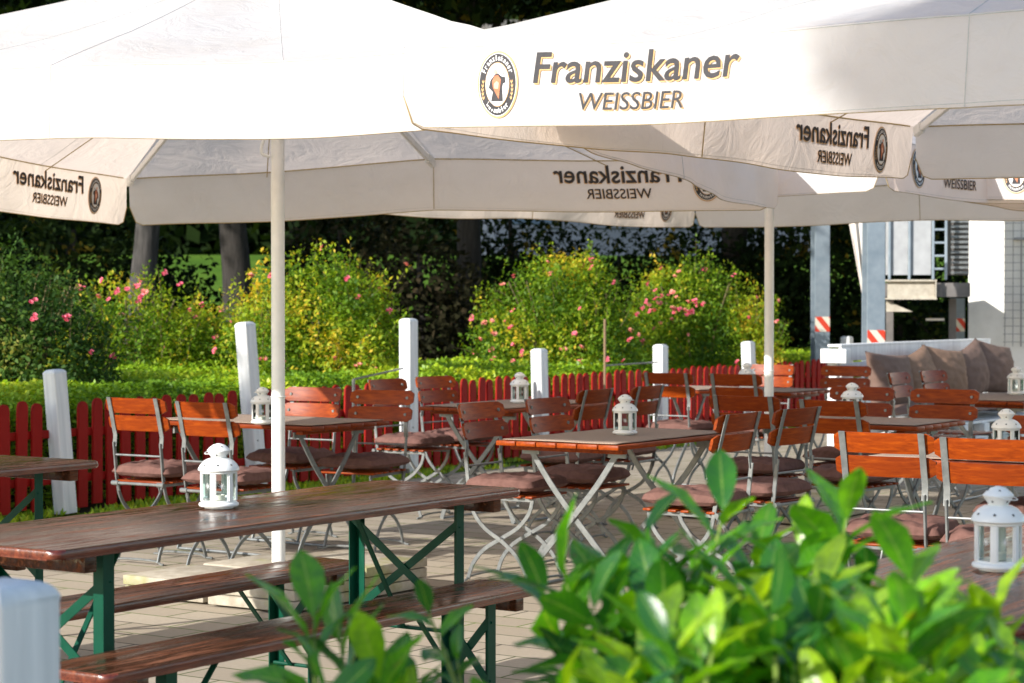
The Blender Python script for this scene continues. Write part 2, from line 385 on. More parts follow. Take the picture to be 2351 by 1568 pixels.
# leaves in bulk -------------------------------------------------
def leaves_mesh(name, pos, dirs, ups, size, tint, m, parent=None, tmpl='simple', width=0.5, fold=0.25, smooth=False):
    pos = np.asarray(pos, float); d = np.asarray(dirs, float); up = np.asarray(ups, float)
    d /= np.linalg.norm(d, axis=1, keepdims=True) + 1e-9
    x = np.cross(d, up); x /= np.linalg.norm(x, axis=1, keepdims=True) + 1e-9
    n = np.cross(x, d)
    if tmpl == 'simple':
        T = np.array([(0, 0, 0), (-width / 2, 0.45, fold * width / 2), (0, 1, 0), (width / 2, 0.45, fold * width / 2)], float)
        F = np.array([(0, 1, 2, 3)]); rib = None
    else:
        rows = [(0, .03), (.08, .10), (.22, .32), (.42, .47), (.62, .50), (.80, .38), (.93, .18), (1.0, .01)]
        T = []; rib = []
        for t, hw in rows:
            for s_ in (-1, -.5, 0, .5, 1):
                T.append((s_ * hw * width, t, abs(s_) * hw * width * fold - 0.26 * t * t + 0.022 * math.sin(t * 17 + s_ * 3) * abs(s_))); rib.append(1.0 if s_ == 0 else 0.0)
        T = np.array(T, float); F = []
        for i in range(len(rows) - 1):
            for k in range(4): a = i * 5 + k; F.append((a, a + 1, a + 6, a + 5))
        F = np.array(F)
        lv = np.array([t - 0.22 * abs(s_) for t, hw in rows for s_ in (-1, -.5, 0, .5, 1)])
    N = len(pos); nv = len(T); size = np.broadcast_to(np.asarray(size, float), (N,))
    V = pos[:, None, :] + size[:, None, None] * (T[None, :, 0:1] * x[:, None, :] + T[None, :, 1:2] * d[:, None, :] + T[None, :, 2:3] * n[:, None, :])
    V = V.reshape(-1, 3)
    Fa = (F[None] + (np.arange(N) * nv)[:, None, None]).reshape(-1, 4)
    me = bpy.data.meshes.new(name)
    me.vertices.add(len(V)); me.vertices.foreach_set('co', V.ravel())
    me.loops.add(Fa.size); me.loops.foreach_set('vertex_index', Fa.ravel().astype(np.int32))
    me.polygons.add(len(Fa)); me.polygons.foreach_set('loop_start', (np.arange(len(Fa)) * 4).astype(np.int32))
    me.update(calc_edges=True); me.validate()
    at_ = me.attributes.new('tint', 'FLOAT', 'POINT'); at_.data.foreach_set('value', np.repeat(np.asarray(tint, float), nv))
    if rib is not None:
        ar = me.attributes.new('rib', 'FLOAT', 'POINT'); ar.data.foreach_set('value', np.tile(np.array(rib), N))
        av = me.attributes.new('vein', 'FLOAT', 'POINT'); av.data.foreach_set('value', np.tile(lv, N))
    return link(name, me, m, parent, smooth)

def unit(N, rg):
    v = rg.normal(size=(N, 3)); return v / np.linalg.norm(v, axis=1, keepdims=True)
def vnoise(P, sc, off=0.0):
    return np.array([noise.noise(Vector((p[0] * sc + off, p[1] * sc, p[2] * sc))) for p in P])

def leaf_cloud(name, blobs, N, size, m, parent, seed, zmin=0.05, shell=0.35, ragged=0.35, width=0.55, origin=(0, 0, 0), shoots=0, yellow=0.0):
    """blobs: (cx,cy,cz,rx,ry,rz) relative to origin"""
    rg = np.random.default_rng(seed)
    vol = np.array([b[3] * b[4] * b[5] for b in blobs]) ** (2 / 3); cnt = (N * vol / vol.sum()).astype(int)
    P = []; D = []
    for b, k in zip(blobs, cnt):
        u_ = unit(k, rg)
        nn = vnoise(u_ * 1.0 + np.array(b[:3]), 2.3, seed) ; n2 = vnoise(u_ + np.array(b[:3]), 6.0, seed + 9.1)
        r = (1 - shell * rg.random(k) ** 1.6) * (1 + ragged * nn + ragged * 0.6 * n2)
        keep = (n2 + 0.25 * rg.random(k)) > -0.19
        p = np.array(b[:3]) + u_ * r[:, None] * np.array(b[3:6])
        P.append(p[keep]); D.append(u_[keep])
    P = np.concatenate(P); D = np.concatenate(D)
    stems = MB()
    if shoots:
        PP = []; DD = []
        for i in range(shoots):
            b = blobs[rg.integers(len(blobs))]; u_ = unit(1, rg)[0]; u_[2] = abs(u_[2]) * 0.9 + 0.1; u_ /= np.linalg.norm(u_)
            base = np.array(b[:3]) + u_ * np.array(b[3:6]) * 0.85
            dirn = u_ * 0.5 + np.array([0, 0, 0.6]) + rg.normal(size=3) * 0.25; dirn /= np.linalg.norm(dirn)
            Ln = rg.uniform(0.15, 0.42) * max(1.0, b[5] / 1.0) * (0.8 if size < 0.1 else 2)
            bend = rg.normal(size=3) * 0.15
            q = [base + dirn * Ln * t + bend * t * t * Ln for t in np.linspace(0, 1, 6)]
            stems.sweep(q, [0.004 * size / 0.05 * (1.2 - t) for t in np.linspace(0, 1, 6)], 4)
            for t in np.linspace(0.1, 1, 9):
                pt = base + dirn * Ln * t + bend * t * t * Ln
                for s_ in range(2): PP.append(pt + rg.normal(size=3) * size * 0.3); DD.append(dirn * 0.5 + unit(1, rg)[0])
        P = np.concatenate([P, np.array(PP)]); D = np.concatenate([D, np.array(DD)])
    keep = P[:, 2] > zmin; P = P[keep]; D = D[keep]
    k = len(P); dirs = D * 0.5 + unit(k, rg) + np.array([0, 0, -0.15]); ups = unit(k, rg) * 0.7 + D * 0.6 + np.array([0, 0, 0.7])
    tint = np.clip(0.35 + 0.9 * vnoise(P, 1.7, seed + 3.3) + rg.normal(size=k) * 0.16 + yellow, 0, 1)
    fl = rg.random(k) < 0.035; tint[fl] = np.clip(tint[fl] + 0.5, 0, 1)
    sz = size * rg.uniform(0.6, 1.25, k)
    o = leaves_mesh(name, P, dirs, ups, sz, tint, m, parent, width=width)
    return o, P, D, stems

# ------------------------------------------------------------ ground
def sheet(name, pts, m, z=0.0, label=None):
    me = bpy.data.meshes.new(name); me.from_pydata([(p[0], p[1], z) for p in pts], [], [tuple(range(len(pts)))])
    o = link(name, me, m, None, False); o['kind'] = 'structure'; return o
def terrain():
    mb = MB(); xs = np.linspace(-220, 220, 89); ys = np.linspace(-30, 400, 87)
    for y in ys:
        for x in xs:
            z = -0.03
            if y > 30: z += 2.7 * min(1, (y - 30) / 26) ** 1.2 + 0.002 * (y - 30)
            mb.v.append((x, y, z))
    nx = len(xs)
    for j in range(len(ys) - 1):
        for i in range(nx - 1): a = j * nx + i; mb.f.append((a, a + 1, a + nx + 1, a + nx))
    o = mb.build('lawn', M['lawn']); o['kind'] = 'structure'
terrain()
FW = 10.30                                                      # fence line (W coordinate)
sheet('pavement', [uw(-14, -14), uw(30, -14), uw(30, FW - 0.32), uw(-14, FW - 0.32)], M['paving'], 0.0)
sheet('soil_bed', [uw(-6, FW - 0.05), uw(34, FW - 0.05), uw(34, FW + 11), uw(-6, FW + 11)], M['soil'], -0.022)
sheet('grass_verge', [uw(-6, FW - 0.32), uw(30, FW - 0.32), uw(30, FW - 0.05), uw(-6, FW - 0.05)], M['lawn'], -0.012)

def grass_strip():
    rg = np.random.default_rng(3); N = 16000
    u_ = rg.uniform(6.5, 24, N); v_ = rg.uniform(FW - 0.40, FW + 0.15, N)
    k = np.array([noise.noise(Vector((a * 1.3, b * 3, 0))) for a, b in zip(u_, v_)]) > -0.12
    u_ = u_[k]; v_ = v_[k]; N = len(u_)
    P = np.outer(u_, np.array(U)) + np.outer(v_, np.array(W)); P[:, 2] = -0.01
    d = rg.normal(size=(N, 3)) * 0.5 + np.array([0, 0, 1.0])
    o = leaves_mesh('verge_grass', P, d, unit(N, rg), rg.uniform(0.02, 0.07, N), rg.random(N), M['hedge_leaf'], width=0.35)
    tag(o, 'short green grass and weeds along the foot of the red picket fence', 'grass', kind='stuff')
grass_strip()

# ------------------------------------------------------------ picket fence
FU0 = 9.5
def picket_mesh():
    h = 0.75; wd = 0.092; t = 0.02; mb = MB(); prof = [(-wd / 2, 0.03), (wd / 2, 0.03), (wd / 2, h - 0.045)]
    for k in range(1, 8): a = math.pi * k / 8; prof.append((wd / 2 * math.cos(a), h - 0.045 + 0.045 * math.sin(a)))
    prof.append((-wd / 2, h - 0.045))
    n = len(prof); b = bmesh.new()
    fv = [b.verts.new((x, -t / 2, z)) for x, z in prof]; bv = [b.verts.new((x, t / 2, z)) for x, z in prof]
    b.faces.new(fv); b.faces.new(bv[::-1])
    for k in range(n): b.faces.new((fv[k], bv[k], bv[(k + 1) % n], fv[(k + 1) % n]))
    bmesh.ops.recalc_face_normals(b, faces=b.faces)
    es = [e for e in b.edges if abs(e.verts[0].co.y - e.verts[1].co.y) < 1e-6]
    bmesh.ops.bevel(b, geom=es, offset=0.003, segments=2, affect='EDGES')
    me = bpy.data.meshes.new('picket'); b.to_mesh(me); b.free(); return me
PM = picket_mesh(); PM.materials.append(M['red'])
def white_post(u, h, name, label, lean=(0, 0), size=0.115, off=-0.03, v=None):
    r = empty(name, uw(u, FW - 0.06 if v is None else v), GA, label=label, cat='post', group='white wooden posts')
    b = bmesh.new(); bmesh.ops.create_cube(b, size=1)
    for q in b.verts: q.co = Vector((q.co.x * size, q.co.y * size, (q.co.z + 0.5) * h))
    top = [e for e in b.edges if all(abs(q.co.z - h) < 1e-5 for q in e.verts)]
    bmesh.ops.bevel(b, geom=top, offset=0.035, segments=5, affect='EDGES', profile=0.5)
    vert = [e for e in b.edges if abs(e.verts[0].co.z - e.verts[1].co.z) > h * 0.5]
    bmesh.ops.bevel(b, geom=vert, offset=0.010, segments=3, affect='EDGES', profile=0.5)
    me = bpy.data.meshes.new('post_shaft'); b.to_mesh(me); b.free()
    link('post_shaft', me, M['white_paint'], r)
    mb = MB()
    for z in (h * 0.32, h * 0.33):
        mb.sweep([(size * 0.5 - 0.002, 0, z), (size * 0.5 + 0.004, 0, z)], 0.006, 8); z += 0.2
    mb.sweep([(-size * 0.2, -size * 0.5 + 0.002, h * 0.3), (-size * 0.2, -size * 0.5 - 0.004, h * 0.3)], 0.007, 8)
    mb.build('bolt', M['steel'], r)
    r.rotation_euler = (lean[0], lean[1], GA)
    return r
POSTU = [0.44, 2.39, 4.28, 6.27, 8.43, 10.36, 12.75]
secs = [(-1.5, 0.44)] + list(zip(POSTU[:-1], POSTU[1:]))
SECL = ['red picket fence section left of the leftmost white post', 'red picket fence section between the leftmost post and the post by the parasol pole',
        'red picket fence section behind the orange-lit chairs, between the two tallest posts', 'red picket fence section right of the centre tall post, lantern in front',
        'sunlit red picket fence section with a brown stake beside it', 'red picket fence section behind the chairs with a small gap of hedge',
        'farthest red picket fence section beside the white pallet sofa']
for si, (a, b_) in enumerate(secs):
    r = empty('picket_fence', uw(FU0 + a, FW), GA, label=SECL[si], cat='fence', group='red picket fence sections')
    L = b_ - a; n = max(2, int(round(L / 0.137)));
    for z in (0.22, 0.53):
        bevel_box((L / 2, 0.022, z), (L - 0.10, 0.024, 0.055), 0.004, 2).build('rail', M['red'], r)
    for k in range(n):
        x = (k + 0.5) * L / n
        if x < 0.09 or x > L - 0.09: continue
        p = bpy.data.objects.new('picket', PM); C.objects.link(p); p.parent = r
        p.location = (x, -0.002, rnd.uniform(-0.015, 0.012)); p.rotation_euler = (0, rnd.gauss(0, 0.014), 0)
PL = ['leftmost white fence post, short, leaning right', 'tall white fence post just left of the near parasol pole, leaning right',
      'tallest-looking white fence post standing straight in the centre left', 'short white fence post behind the lantern table, with shadows on it',
      'short white fence post right of the brown stake', 'short white fence post directly left of the far parasol pole',
      'white fence post rising behind the left end of the pallet sofa']
PH = [0.965, 1.265, 1.275, 0.99, 0.99, 0.99, 1.01]
PLn = [(-R(d) * .83, -R(d) * .556) for d in (4.3, 4.2, 0.2, 1.2, 0.3, 2.2, 0)]
for i, t in enumerate(POSTU):
    white_post(FU0 + t, PH[i], 'fence_post', PL[i], PLn[i])
pp = white_post(0, 0.98, 'fence_post', 'big blurred white post top at the bottom left corner, closest to viewer', (0, 0), 0.13)
pp.location = (-0.80, 3.28, 0)

# thin metal rails by the fence
def thin_rail(a, b, h, name, label, m1, top=None):
    r = empty(name, a, 0, label=label, cat='rail')
    mb = MB(); mb.sweep([(0, 0, 0), (0, 0, top or h)], 0.012, 8); mb.build('upright', m1, r)
    q = Vector(b) - Vector(a); mb = MB(); mb.sweep([(0, 0, h), (q.x, q.y, h)], 0.008, 8); mb.build('crossbar', M['steel'], r)
    return r
thin_rail(at(811, 690, 14.6) * 1.0 - Vector((0, 0, HC)), at(925, 690, 17.0) - Vector((0, 0, HC)), 0.87, 'metal_rail', 'thin grey metal upright and bar beside the dark chairs at centre left', M['steel'])
thin_rail(at(1388, 690, 19.3) - Vector((0, 0, HC)), at(1510, 690, 20.4) - Vector((0, 0, HC)), 0.82, 'garden_stake', 'thin brown stake with a metal crossbar in front of the roses', M['stake'], 1.25)

# ------------------------------------------------------------ folding chairs
def slat_mesh(wd, h, t, bend, tilt, zc, yc, n=14):
    """curved board with rounded outline; ends curl to the front (+y)"""
    mb = MB(); r = 0.016; cols = []
    xs = [-wd / 2 + wd * k / n for k in range(n + 1)]
    rows = 4; V = []; 
    for side in (0, 1):
        for x in xs:
            e = max(0, abs(x) - (wd / 2 - r)); hh = h / 2 - (r - math.sqrt(max(0, r * r - e * e)))
            for k in range(rows + 1):
                z = -hh + 2 * hh * k / rows
                y = bend * (x / (wd / 2)) ** 2 + (t / 2 if side else -t / 2) * (0.75 if k in (0, rows) else 1)
                V.append((x, yc + y - tilt * z, zc + z))
    F = []; m = rows + 1; o = (n + 1) * m
    for i in range(n):
        for k in range(rows):
            a = i * m + k; F.append((a, a + m, a + m + 1, a + 1)); F.append((o + a, o + a + 1, o + a + m + 1, o + a + m))
        F.append((i * m, o + i * m, o + (i + 1) * m, (i + 1) * m)); F.append((i * m + rows, (i + 1) * m + rows, o + (i + 1) * m + rows, o + i * m + rows))
    for k in range(rows):
        F.append((k, k + 1, o + k + 1, o + k)); a = n * m + k; F.append((a, o + a, o + a + 1, a + 1))
    return mb.add(V, F)
CHW = 0.40
def make_chair():
    r = empty('folding_chair', (0, 0, 0))
    X = 0.165
    for zc, yc in ((0.855, -0.232), (0.760, -0.208)):
        slat_mesh(CHW + 0.02, 0.083, 0.015, 0.030, 0.25, zc, yc).build('backrest_slat', M['slat'], r, recalc=True)
    for s in (-1, 1):
        x = s * X
        mb = MB()
        yb = 0.030 * (X / 0.21) ** 2
        mb.sweep([(x, -0.258 + yb - 0.002, 0.898), (x, -0.243 + yb, 0.84), (x, -0.222 + yb, 0.755), (x, -0.205 + yb, 0.69), (x, -0.192, 0.63)], 0, side=(1, 0, 0), flat=(0.027, 0.005))
        for z, y in ((0.855, -0.232), (0.76, -0.208)):
            mb.sweep([(x, y + yb - 0.016, z), (x, y + yb + 0.0135, z)], 0.0085, 8)
        path = smoothpath([(x, -0.197, 0.655), (x, -0.185, 0.55), (x, -0.172, 0.44), (x, -0.145, 0.35), (x, -0.08, 0.275), (x, 0.02, 0.215), (x, 0.10, 0.15), (x, 0.15, 0.08), (x, 0.175, 0.012)], 3)
        mb.sweep(path, 0, side=(0, 1, 0.01), flat=(0.021, 0.009)); mb.build('back_bar', M['steel'], r)
        x2 = s * (X - 0.022); mb = MB()
        path = smoothpath([(x2, 0.185, 0.43), (x2, 0.165, 0.36), (x2, 0.10, 0.285), (x2, 0.0, 0.225), (x2, -0.10, 0.165), (x2, -0.165, 0.09), (x2, -0.195, 0.012)], 3)
        mb.sweep(path, 0, side=(0, 1, 0.01), flat=(0.021, 0.009))
        mb.sweep([(x2 - 0.012 * s, 0.008, 0.226), (x + 0.008 * s, 0.008, 0.226)], 0.008, 8)
        mb.build('leg', M['steel'], r)
        mb = MB(); mb.sweep([(x2, -0.185, 0.425), (x2, 0.19, 0.425)], 0.0, side=(0, 0, 1), flat=(0.016, 0.008)); mb.build('seat_rail', M['steel'], r)
    mb = MB(); mb.sweep([(-X, -0.188, 0.585), (X, -0.188, 0.585)], 0.0055, 8); mb.build('back_rod', M['steel'], r)
    mb = MB(); mb.sweep([(-X - 0.012, -0.192, 0.432), (X + 0.012, -0.192, 0.432)], 0.008, 10)
    for s in (-1, 1): mb.sweep([(s * (X - 0.028), -0.192, 0.432), (s * (X + 0.018), -0.192, 0.432)], 0.0125, 10); mb.sweep([(s * (X - 0.02), -0.192, 0.432), (s * (X - 0.02), -0.178, 0.39)], 0.006, 6)
    mb.build('seat_bar', M['steel'], r)
    for y in (0.175, -0.195):
        mb = MB(); q = 0.03 if y < 0 else 0.0
        mb.sweep(smoothpath([(-X - 0.045 + q, y, 0.007), (-X + 0.005, y, 0.009), (-X + 0.04, y, 0.022), (0, y, 0.026), (X - 0.04, y, 0.022), (X - 0.005, y, 0.009), (X + 0.045 - q, y, 0.007)], 3), 0.0065, 6)
        mb.build('foot_bar', M['steel'], r)
    mb = MB()
    for k in range(6):
        y = -0.155 + k * 0.067
        q = bevel_box((0, y, 0.442), (0.35, 0.044, 0.012), 0.005, 2); mb.add(q.v, q.f)
    mb.build('seat', M['slat'], r)
    return r
def cushion_mesh(seed=1, sx=0.41, sy=0.41, th=0.088, tuft=True):
    n = 28; mb = MB(); rg = random.Random(seed)
    T = [(-.3, -.3), (.3, -.3), (-.3, .3), (.3, .3), (0, 0)]
    V = []
    for side in (1, -1):
        for j in range(n + 1):
            for i in range(n + 1):
                a = -1 + 2 * i / n; b = -1 + 2 * j / n
                a2 = a * (1 - 0.05 * b * b) ; b2 = b * (1 - 0.05 * a * a)
                e = (1 - abs(a) ** 3.2) * (1 - abs(b) ** 3.2); h = th * 0.62 * max(e, 0) ** (0.30 if tuft else 0.42)
                if not tuft:
                    e = (1 - a * a) * (1 - b * b); h = th * 0.55 * max(e, 0) ** 0.5; k_ = 0.07; a2 = a * (1 - k_ * (1 - b * b)) ; b2 = b * (1 - k_ * (1 - a * a)); h += 0.012 * (noise.noise(Vector((a * 3.5 + seed, b * 7, 2)))) * min(1, e * 4)
                if tuft:
                    for tx, ty in T:
                        d = math.hypot(a - tx * 1.3, b - ty * 1.3); h -= th * 0.46 * math.exp(-(d / 0.19) ** 2) * (1 if side > 0 else 0.2)
                h += th * (0.13 if tuft else 0.03) * noise.noise(Vector((a * 4 + seed, b * 4, side))) * min(1, e * 3)
                wr = 0.02 * noise.noise(Vector((a * 9 + seed, b * 9, 5)))
                V.append((a2 * sx / 2 * (1 + wr * .6), b2 * sy / 2 * (1 + wr * .6), th * 0.45 + side * h * (1 if side > 0 else 0.55)))
    m = n + 1; o = m * m; F = []
    for j in range(n):
        for i in range(n):
            a = j * m + i; F.append((a, a + 1, a + m + 1, a + m)); F.append((o + a, o + a + m, o + a + m + 1, o + a + 1))
    mb.add(V, F); return mb
CUSH = [cushion_mesh(s).build('seat_cushion', M['cushion']).data for s in (1, 5, 9)]
for o in [o for o in bpy.data.objects if o.name.startswith('seat_cushion')]: bpy.data.objects.remove(o)

def P2(x, y): return Vector((x, y, 0))
# (x, y, facing, cushion, label of the chair)
FU, FW_, MU, MW = GA - R(90), GA, GA + R(90), GA + R(180)   # facing +U, +W, -U, -W (local +Y is the front)
CH = [
 (-2.03, 11.24, FU, 1, 'leftmost folding chair, bright orange slats in full sun, seen from behind'),
 (-1.59, 10.78, FU, 1, 'folding chair with half shaded orange slats seen from behind, left of the near pole'),
 (-1.19, 12.62, MU, 1, 'sunlit orange-red folding chair facing the viewer, right of the near parasol pole'),
 (-0.75, 12.22, MU, 1, 'dark red-brown folding chair facing the viewer, at the right end of the left table'),
 (-0.17, 10.72, MW, 1, 'left folding chair of the pair behind the centre lantern table, showing four bolts'),
 (0.18, 11.22, MW, 1, 'right folding chair of the pair behind the centre lantern table'),
 (1.06, 9.72, FW_, 1, 'folding chair seen from behind, close at the right end of the centre lantern table'),
 (1.40, 10.2, FW_, 1, 'folding chair seen from behind, rightmost of the two angled at the centre table'),
 (-0.84, 13.95, MW, 1, 'small folding chair mostly hidden behind a dark chair, by the tall white post'),
 (-0.54, 14.45, MW, 1, 'folding chair at the left end of the back table, right of the tall post'),
 (0.50, 12.35, FW_, 1, 'folding chair seen from behind, right of the back lantern table, against the pickets'),
 (0.84, 12.85, FW_, 1, 'folding chair seen from behind, just above and right of the centre lantern'),
 (1.12, 15.15, FU, 1, 'far folding chair with pale lit cushion, in front of a short white post'),
 (1.58, 14.9, FU, 1, 'far folding chair seen from behind, just left of the far parasol pole'),
 (2.13, 17.1, MU, 0, 'far folding chair facing the viewer, half hidden by the far parasol pole'),
 (2.68, 16.75, MU, 0, 'far folding chair facing the viewer, in front of the left end of the sofa'),
 (1.27, 11.48, FU, 1, 'wide folding chair seen from behind, crossing the far parasol pole'),
 (1.67, 10.98, FU, 1, 'folding chair seen from behind, in front of the small lantern at centre right'),
 (2.13, 12.7, MU, 1, 'folding chair facing the viewer, behind the small lantern at centre right'),
 (2.56, 12.35, MU, 1, 'folding chair facing the viewer, right of the small lantern and below the sofa'),
 (2.80, 15.2, MW, 0, 'left brown folding chair of the two angled in front of the sofa cushions'),
 (3.14, 15.65, MW, 0, 'right brown folding chair of the two angled in front of the sofa cushions'),
 (1.47, 8.30, FU, 1, 'bright orange sunlit folding chair seen from behind above the laurel at right'),
 (1.80, 7.93, FU, 1, 'half shaded orange folding chair cut by the right edge of the photo'),
 (2.43, 9.45, MU, 1, 'reddish folding chair behind the lantern at the right edge, mostly hidden'),
]
chair0 = make_chair()
for i, (x, y, a, cu, lab) in enumerate(CH):
    o = chair0 if i == 0 else copy_tree(chair0)
    rz = a + rnd.gauss(0, 0.05)
    # x,y is the backrest position; the chair's origin sits 0.22 m in front of it
    d = Vector((-math.sin(rz), math.cos(rz), 0)); o.location = Vector((x, y, 0)) + d * 0.22; o.rotation_euler = (0, 0, rz)
    tag(o, lab, 'chair', 'folding beer garden chairs')
    if cu:
        c = bpy.data.objects.new('seat_cushion', CUSH[i % 3]); C.objects.link(c)
        c.location = o.location + Vector((0, 0, 0.452)) + d * 0.01; c.rotation_euler = (0, 0, rz + rnd.gauss(0, 0.06))
        tag(c, ('brown cushion on the ' + lab.replace('folding chair', 'chair').split(',')[0]), 'cushion', 'brown seat cushions')

# ------------------------------------------------------------ folding tables
def make_table(L, Wd, label, c, rz, mat_over=0.0):
    r = empty('folding_table', c, rz, label=label, cat='table', group='folding slatted tables')
    n = 6; w_ = Wd / n; mb = MB()
    for k in range(n):
        q = bevel_box((0, -Wd / 2 + (k + .5) * w_, 0.727), (L, w_ - 0.004, 0.024), 0.006, 2); mb.add(q.v, q.f)
    mb.build('tabletop', M['slat'], r)
    for s in (-1, 1):
        bevel_box((s * (L / 2 - 0.11), 0, 0.702), (0.05, Wd - 0.06, 0.022), 0.004, 2).build('batten', M['slat'], r)
        for q in (-1, 1):
            x = s * (L / 2 - 0.16) + q * 0.006; y0 = q * (Wd / 2 - 0.10); mb = MB()
            mb.sweep(smoothpath([(x, y0, 0.69), (x, y0 * 0.55, 0.53), (x, 0, 0.37), (x, -y0 * 0.55, 0.22), (x, -y0 * 0.95, 0.10), (x, -y0 * 1.1, 0.01)], 3), 0, side=(0, 1, 0.01), flat=(0.03, 0.010))
            mb.sweep([(x - 0.01, 0, .37), (x + 0.012, 0, .37)], 0.012, 8)
            mb.box((x, y0, 0.685), (0.012, 0.10, 0.035))
            mb.build('leg', M['steel'], r)
    for q in (-1, 1):
        mb = MB(); mb.sweep([(-L / 2 + 0.16, q * (Wd / 2 - 0.10) * 1.1, 0.012), (L / 2 - 0.16, q * (Wd / 2 - 0.10) * 1.1, 0.012)], 0.008, 8)
        mb.build('foot_bar', M['steel'], r)
    return r
def make_mat(L, Wd, label, c, rz):
    n = 30; m_ = 18; mb = MB(); V = []
    for j in range(m_ + 1):
        for i in range(n + 1):
            x = -L / 2 + L * i / n; y = -Wd / 2 + Wd * j / m_
            V.append((x + 0.004 * noise.noise(Vector((y * 9, L, 1))), y + 0.004 * noise.noise(Vector((x * 7, L, 4))), 0.7415 + 0.0022 * (1 + noise.noise(Vector((x * 6, y * 6, c[0]))))))
    F = [(j * (n + 1) + i, j * (n + 1) + i + 1, (j + 1) * (n + 1) + i + 1, (j + 1) * (n + 1) + i) for j in range(m_) for i in range(n)]
    mb.add(V, F); o = mb.build('table_mat', M['mat'])
    sol = o.modifiers.new('thickness', 'SOLIDIFY'); sol.thickness = 0.003; sol.offset = 1
    o.location = c; o.rotation_euler = (0, 0, rz)
    return tag(o, label, 'table mat', 'woven brown table mats')
def corner_table(front, lu, lw, name, withmat=True):
    f = Vector((front[0], front[1], 0)); c = f + U * lu / 2 + W * lw / 2
    long_u = lu >= lw
    rz = GA if long_u else GA + R(90)
    L, Wd = (lu, lw) if long_u else (lw, lu)
    make_table(L, Wd, 'slatted orange-brown folding table ' + name, c, rz)
    make_mat(L - 0.05, Wd - 0.055, 'woven grey-brown mat on the table ' + name, c, rz)
    return c
corner_table((-1.08, 11.26), 0.70, 1.20, 'behind the near parasol pole at left')
corner_table((0.50, 9.80), 1.20, 0.70, 'in the centre with the sharpest far lantern')
corner_table((-0.02, 13.05), 1.20, 0.70, 'at the back left behind the pair of bolted chairs')
corner_table((2.05, 15.4), 0.70, 1.20, 'at the back beside the far parasol pole')
corner_table((2.18, 11.26), 0.70, 1.10, 'at centre right below the pallet sofa')
corner_table(tuple(uw(13.55, 4.95))[:2], 1.20, 0.70, 'at the right edge in front of the sofa')
corner_table(tuple(uw(8.40, 2.60))[:2], 0.70, 1.20, 'behind the two orange chairs at right')

# ------------------------------------------------------------ beer tables and benches
def rounded_top(L, Wd, t, r, z, inset=0.0, er=0.012):
    """board with rounded corners; returns the MB of a bevelled slab"""
    b = bmesh.new(); out = []
    for cx, cy, a0 in ((L / 2 - r, Wd / 2 - r, 0), (-L / 2 + r, Wd / 2 - r, 90), (-L / 2 + r, -Wd / 2 + r, 180), (L / 2 - r, -Wd / 2 + r, 270)):
        for k in range(7): a = R(a0 + 90 * k / 6); out.append((cx + r * math.cos(a), cy + r * math.sin(a)))
    lo = [b.verts.new((x, y, z - t)) for x, y in out]; hi = [b.verts.new((x, y, z)) for x, y in out]
    b.faces.new(lo[::-1]); b.faces.new(hi); n = len(out)
    for k in range(n): b.faces.new((lo[k], lo[(k + 1) % n], hi[(k + 1) % n], hi[k]))
    es = [e for e in b.edges if abs(e.verts[0].co.z - e.verts[1].co.z) < 1e-6]
    bmesh.ops.bevel(b, geom=es, offset=er, segments=4, affect='EDGES', profile=0.5)
    me = bpy.data.meshes.new('board'); b.to_mesh(me); b.free(); return me
def beer_set(name, label, cat, group, right_front, L, Wd, H, top, rz=GA, t=0.028):
    """right_front: world position of the corner at +L, front side (-W)"""
    c = Vector((right_front[0], right_front[1], 0)) - U * L / 2 + W * Wd / 2
    r = empty(name, c, rz, label=label, cat=cat, group=group)
    me = rounded_top(L, Wd, t, 0.035, H, er=0.012)
    o = link('tabletop' if cat == 'table' else 'seat_board', me, M['edge'], r)
    me.materials.append(top)
    for p in me.polygons:
        if p.normal.z > 0.95: p.material_index = 1
    gap = Wd * (0.74 if cat == 'table' else 0.70)
    for s in (-1, 1):
        xe = s * (L / 2 - 0.14)
        bevel_box((xe, 0, H - t - 0.0225), (0.045, Wd - 0.03, 0.045), 0.004, 2).build('end_batten', M['bench_top'], r)
        xl = s * (L / 2 - 0.27); zt = H - t - 0.004
        f = empty('leg_frame', (0, 0, 0)); bpy.data.objects.remove(f)
        for q in (-1, 1):
            y = q * gap / 2; mb = MB()
            mb.box((xl, y, zt / 2), (0.042, 0.004, zt)); mb.box((xl + s * 0.019, y - q * 0.0192, zt / 2), (0.004, 0.034, zt - 0.002))
            mb.box((xl, y, 0.002), (0.05, 0.03, 0.004)); mb.build('leg', M['green'], r, smooth=False)
        def bar(p, q_, wd=0.028):
            mb = MB(); mb.sweep([p, q_], 0, side=(0, 0.3, 1), flat=(wd, 0.004)); return mb
        x0 = xl - s * 0.006; ya = gap / 2 - 0.003
        z1, z0 = (zt * 0.90, zt * 0.45) if cat == 'table' else (zt * 0.88, zt * 0.42)
        bar((x0, -ya, z1), (x0, ya, z0)).build('brace', M['green'], r); bar((x0 - s * 0.006, -ya, z0), (x0 - s * 0.006, ya, z1)).build('brace', M['green'], r)
        zl = zt * (0.40 if cat == 'table' else 0.30)
        mb = MB(); mb.sweep([(xl, -gap / 2, zl), (xl, gap / 2, zl)], 0.007, 8); mb.build('crossbar', M['green'], r)
        mb = MB(); mb.sweep([(xl - s * 0.01, 0.0, zl), (xl - s * 0.30, 0, zt + 0.002)], 0, side=(0, 1, 0), flat=(0.02, 0.006)); mb.build('strut', M['green'], r)
        mb = MB(); mb.box((xl - s * 0.30, 0, zt), (0.05, 0.05, 0.006)); mb.box((xl, 0, zt), (0.06, gap, 0.006)); mb.build('hinge_plate', M['green'], r)
    return r
BT = (0.041, 7.249)
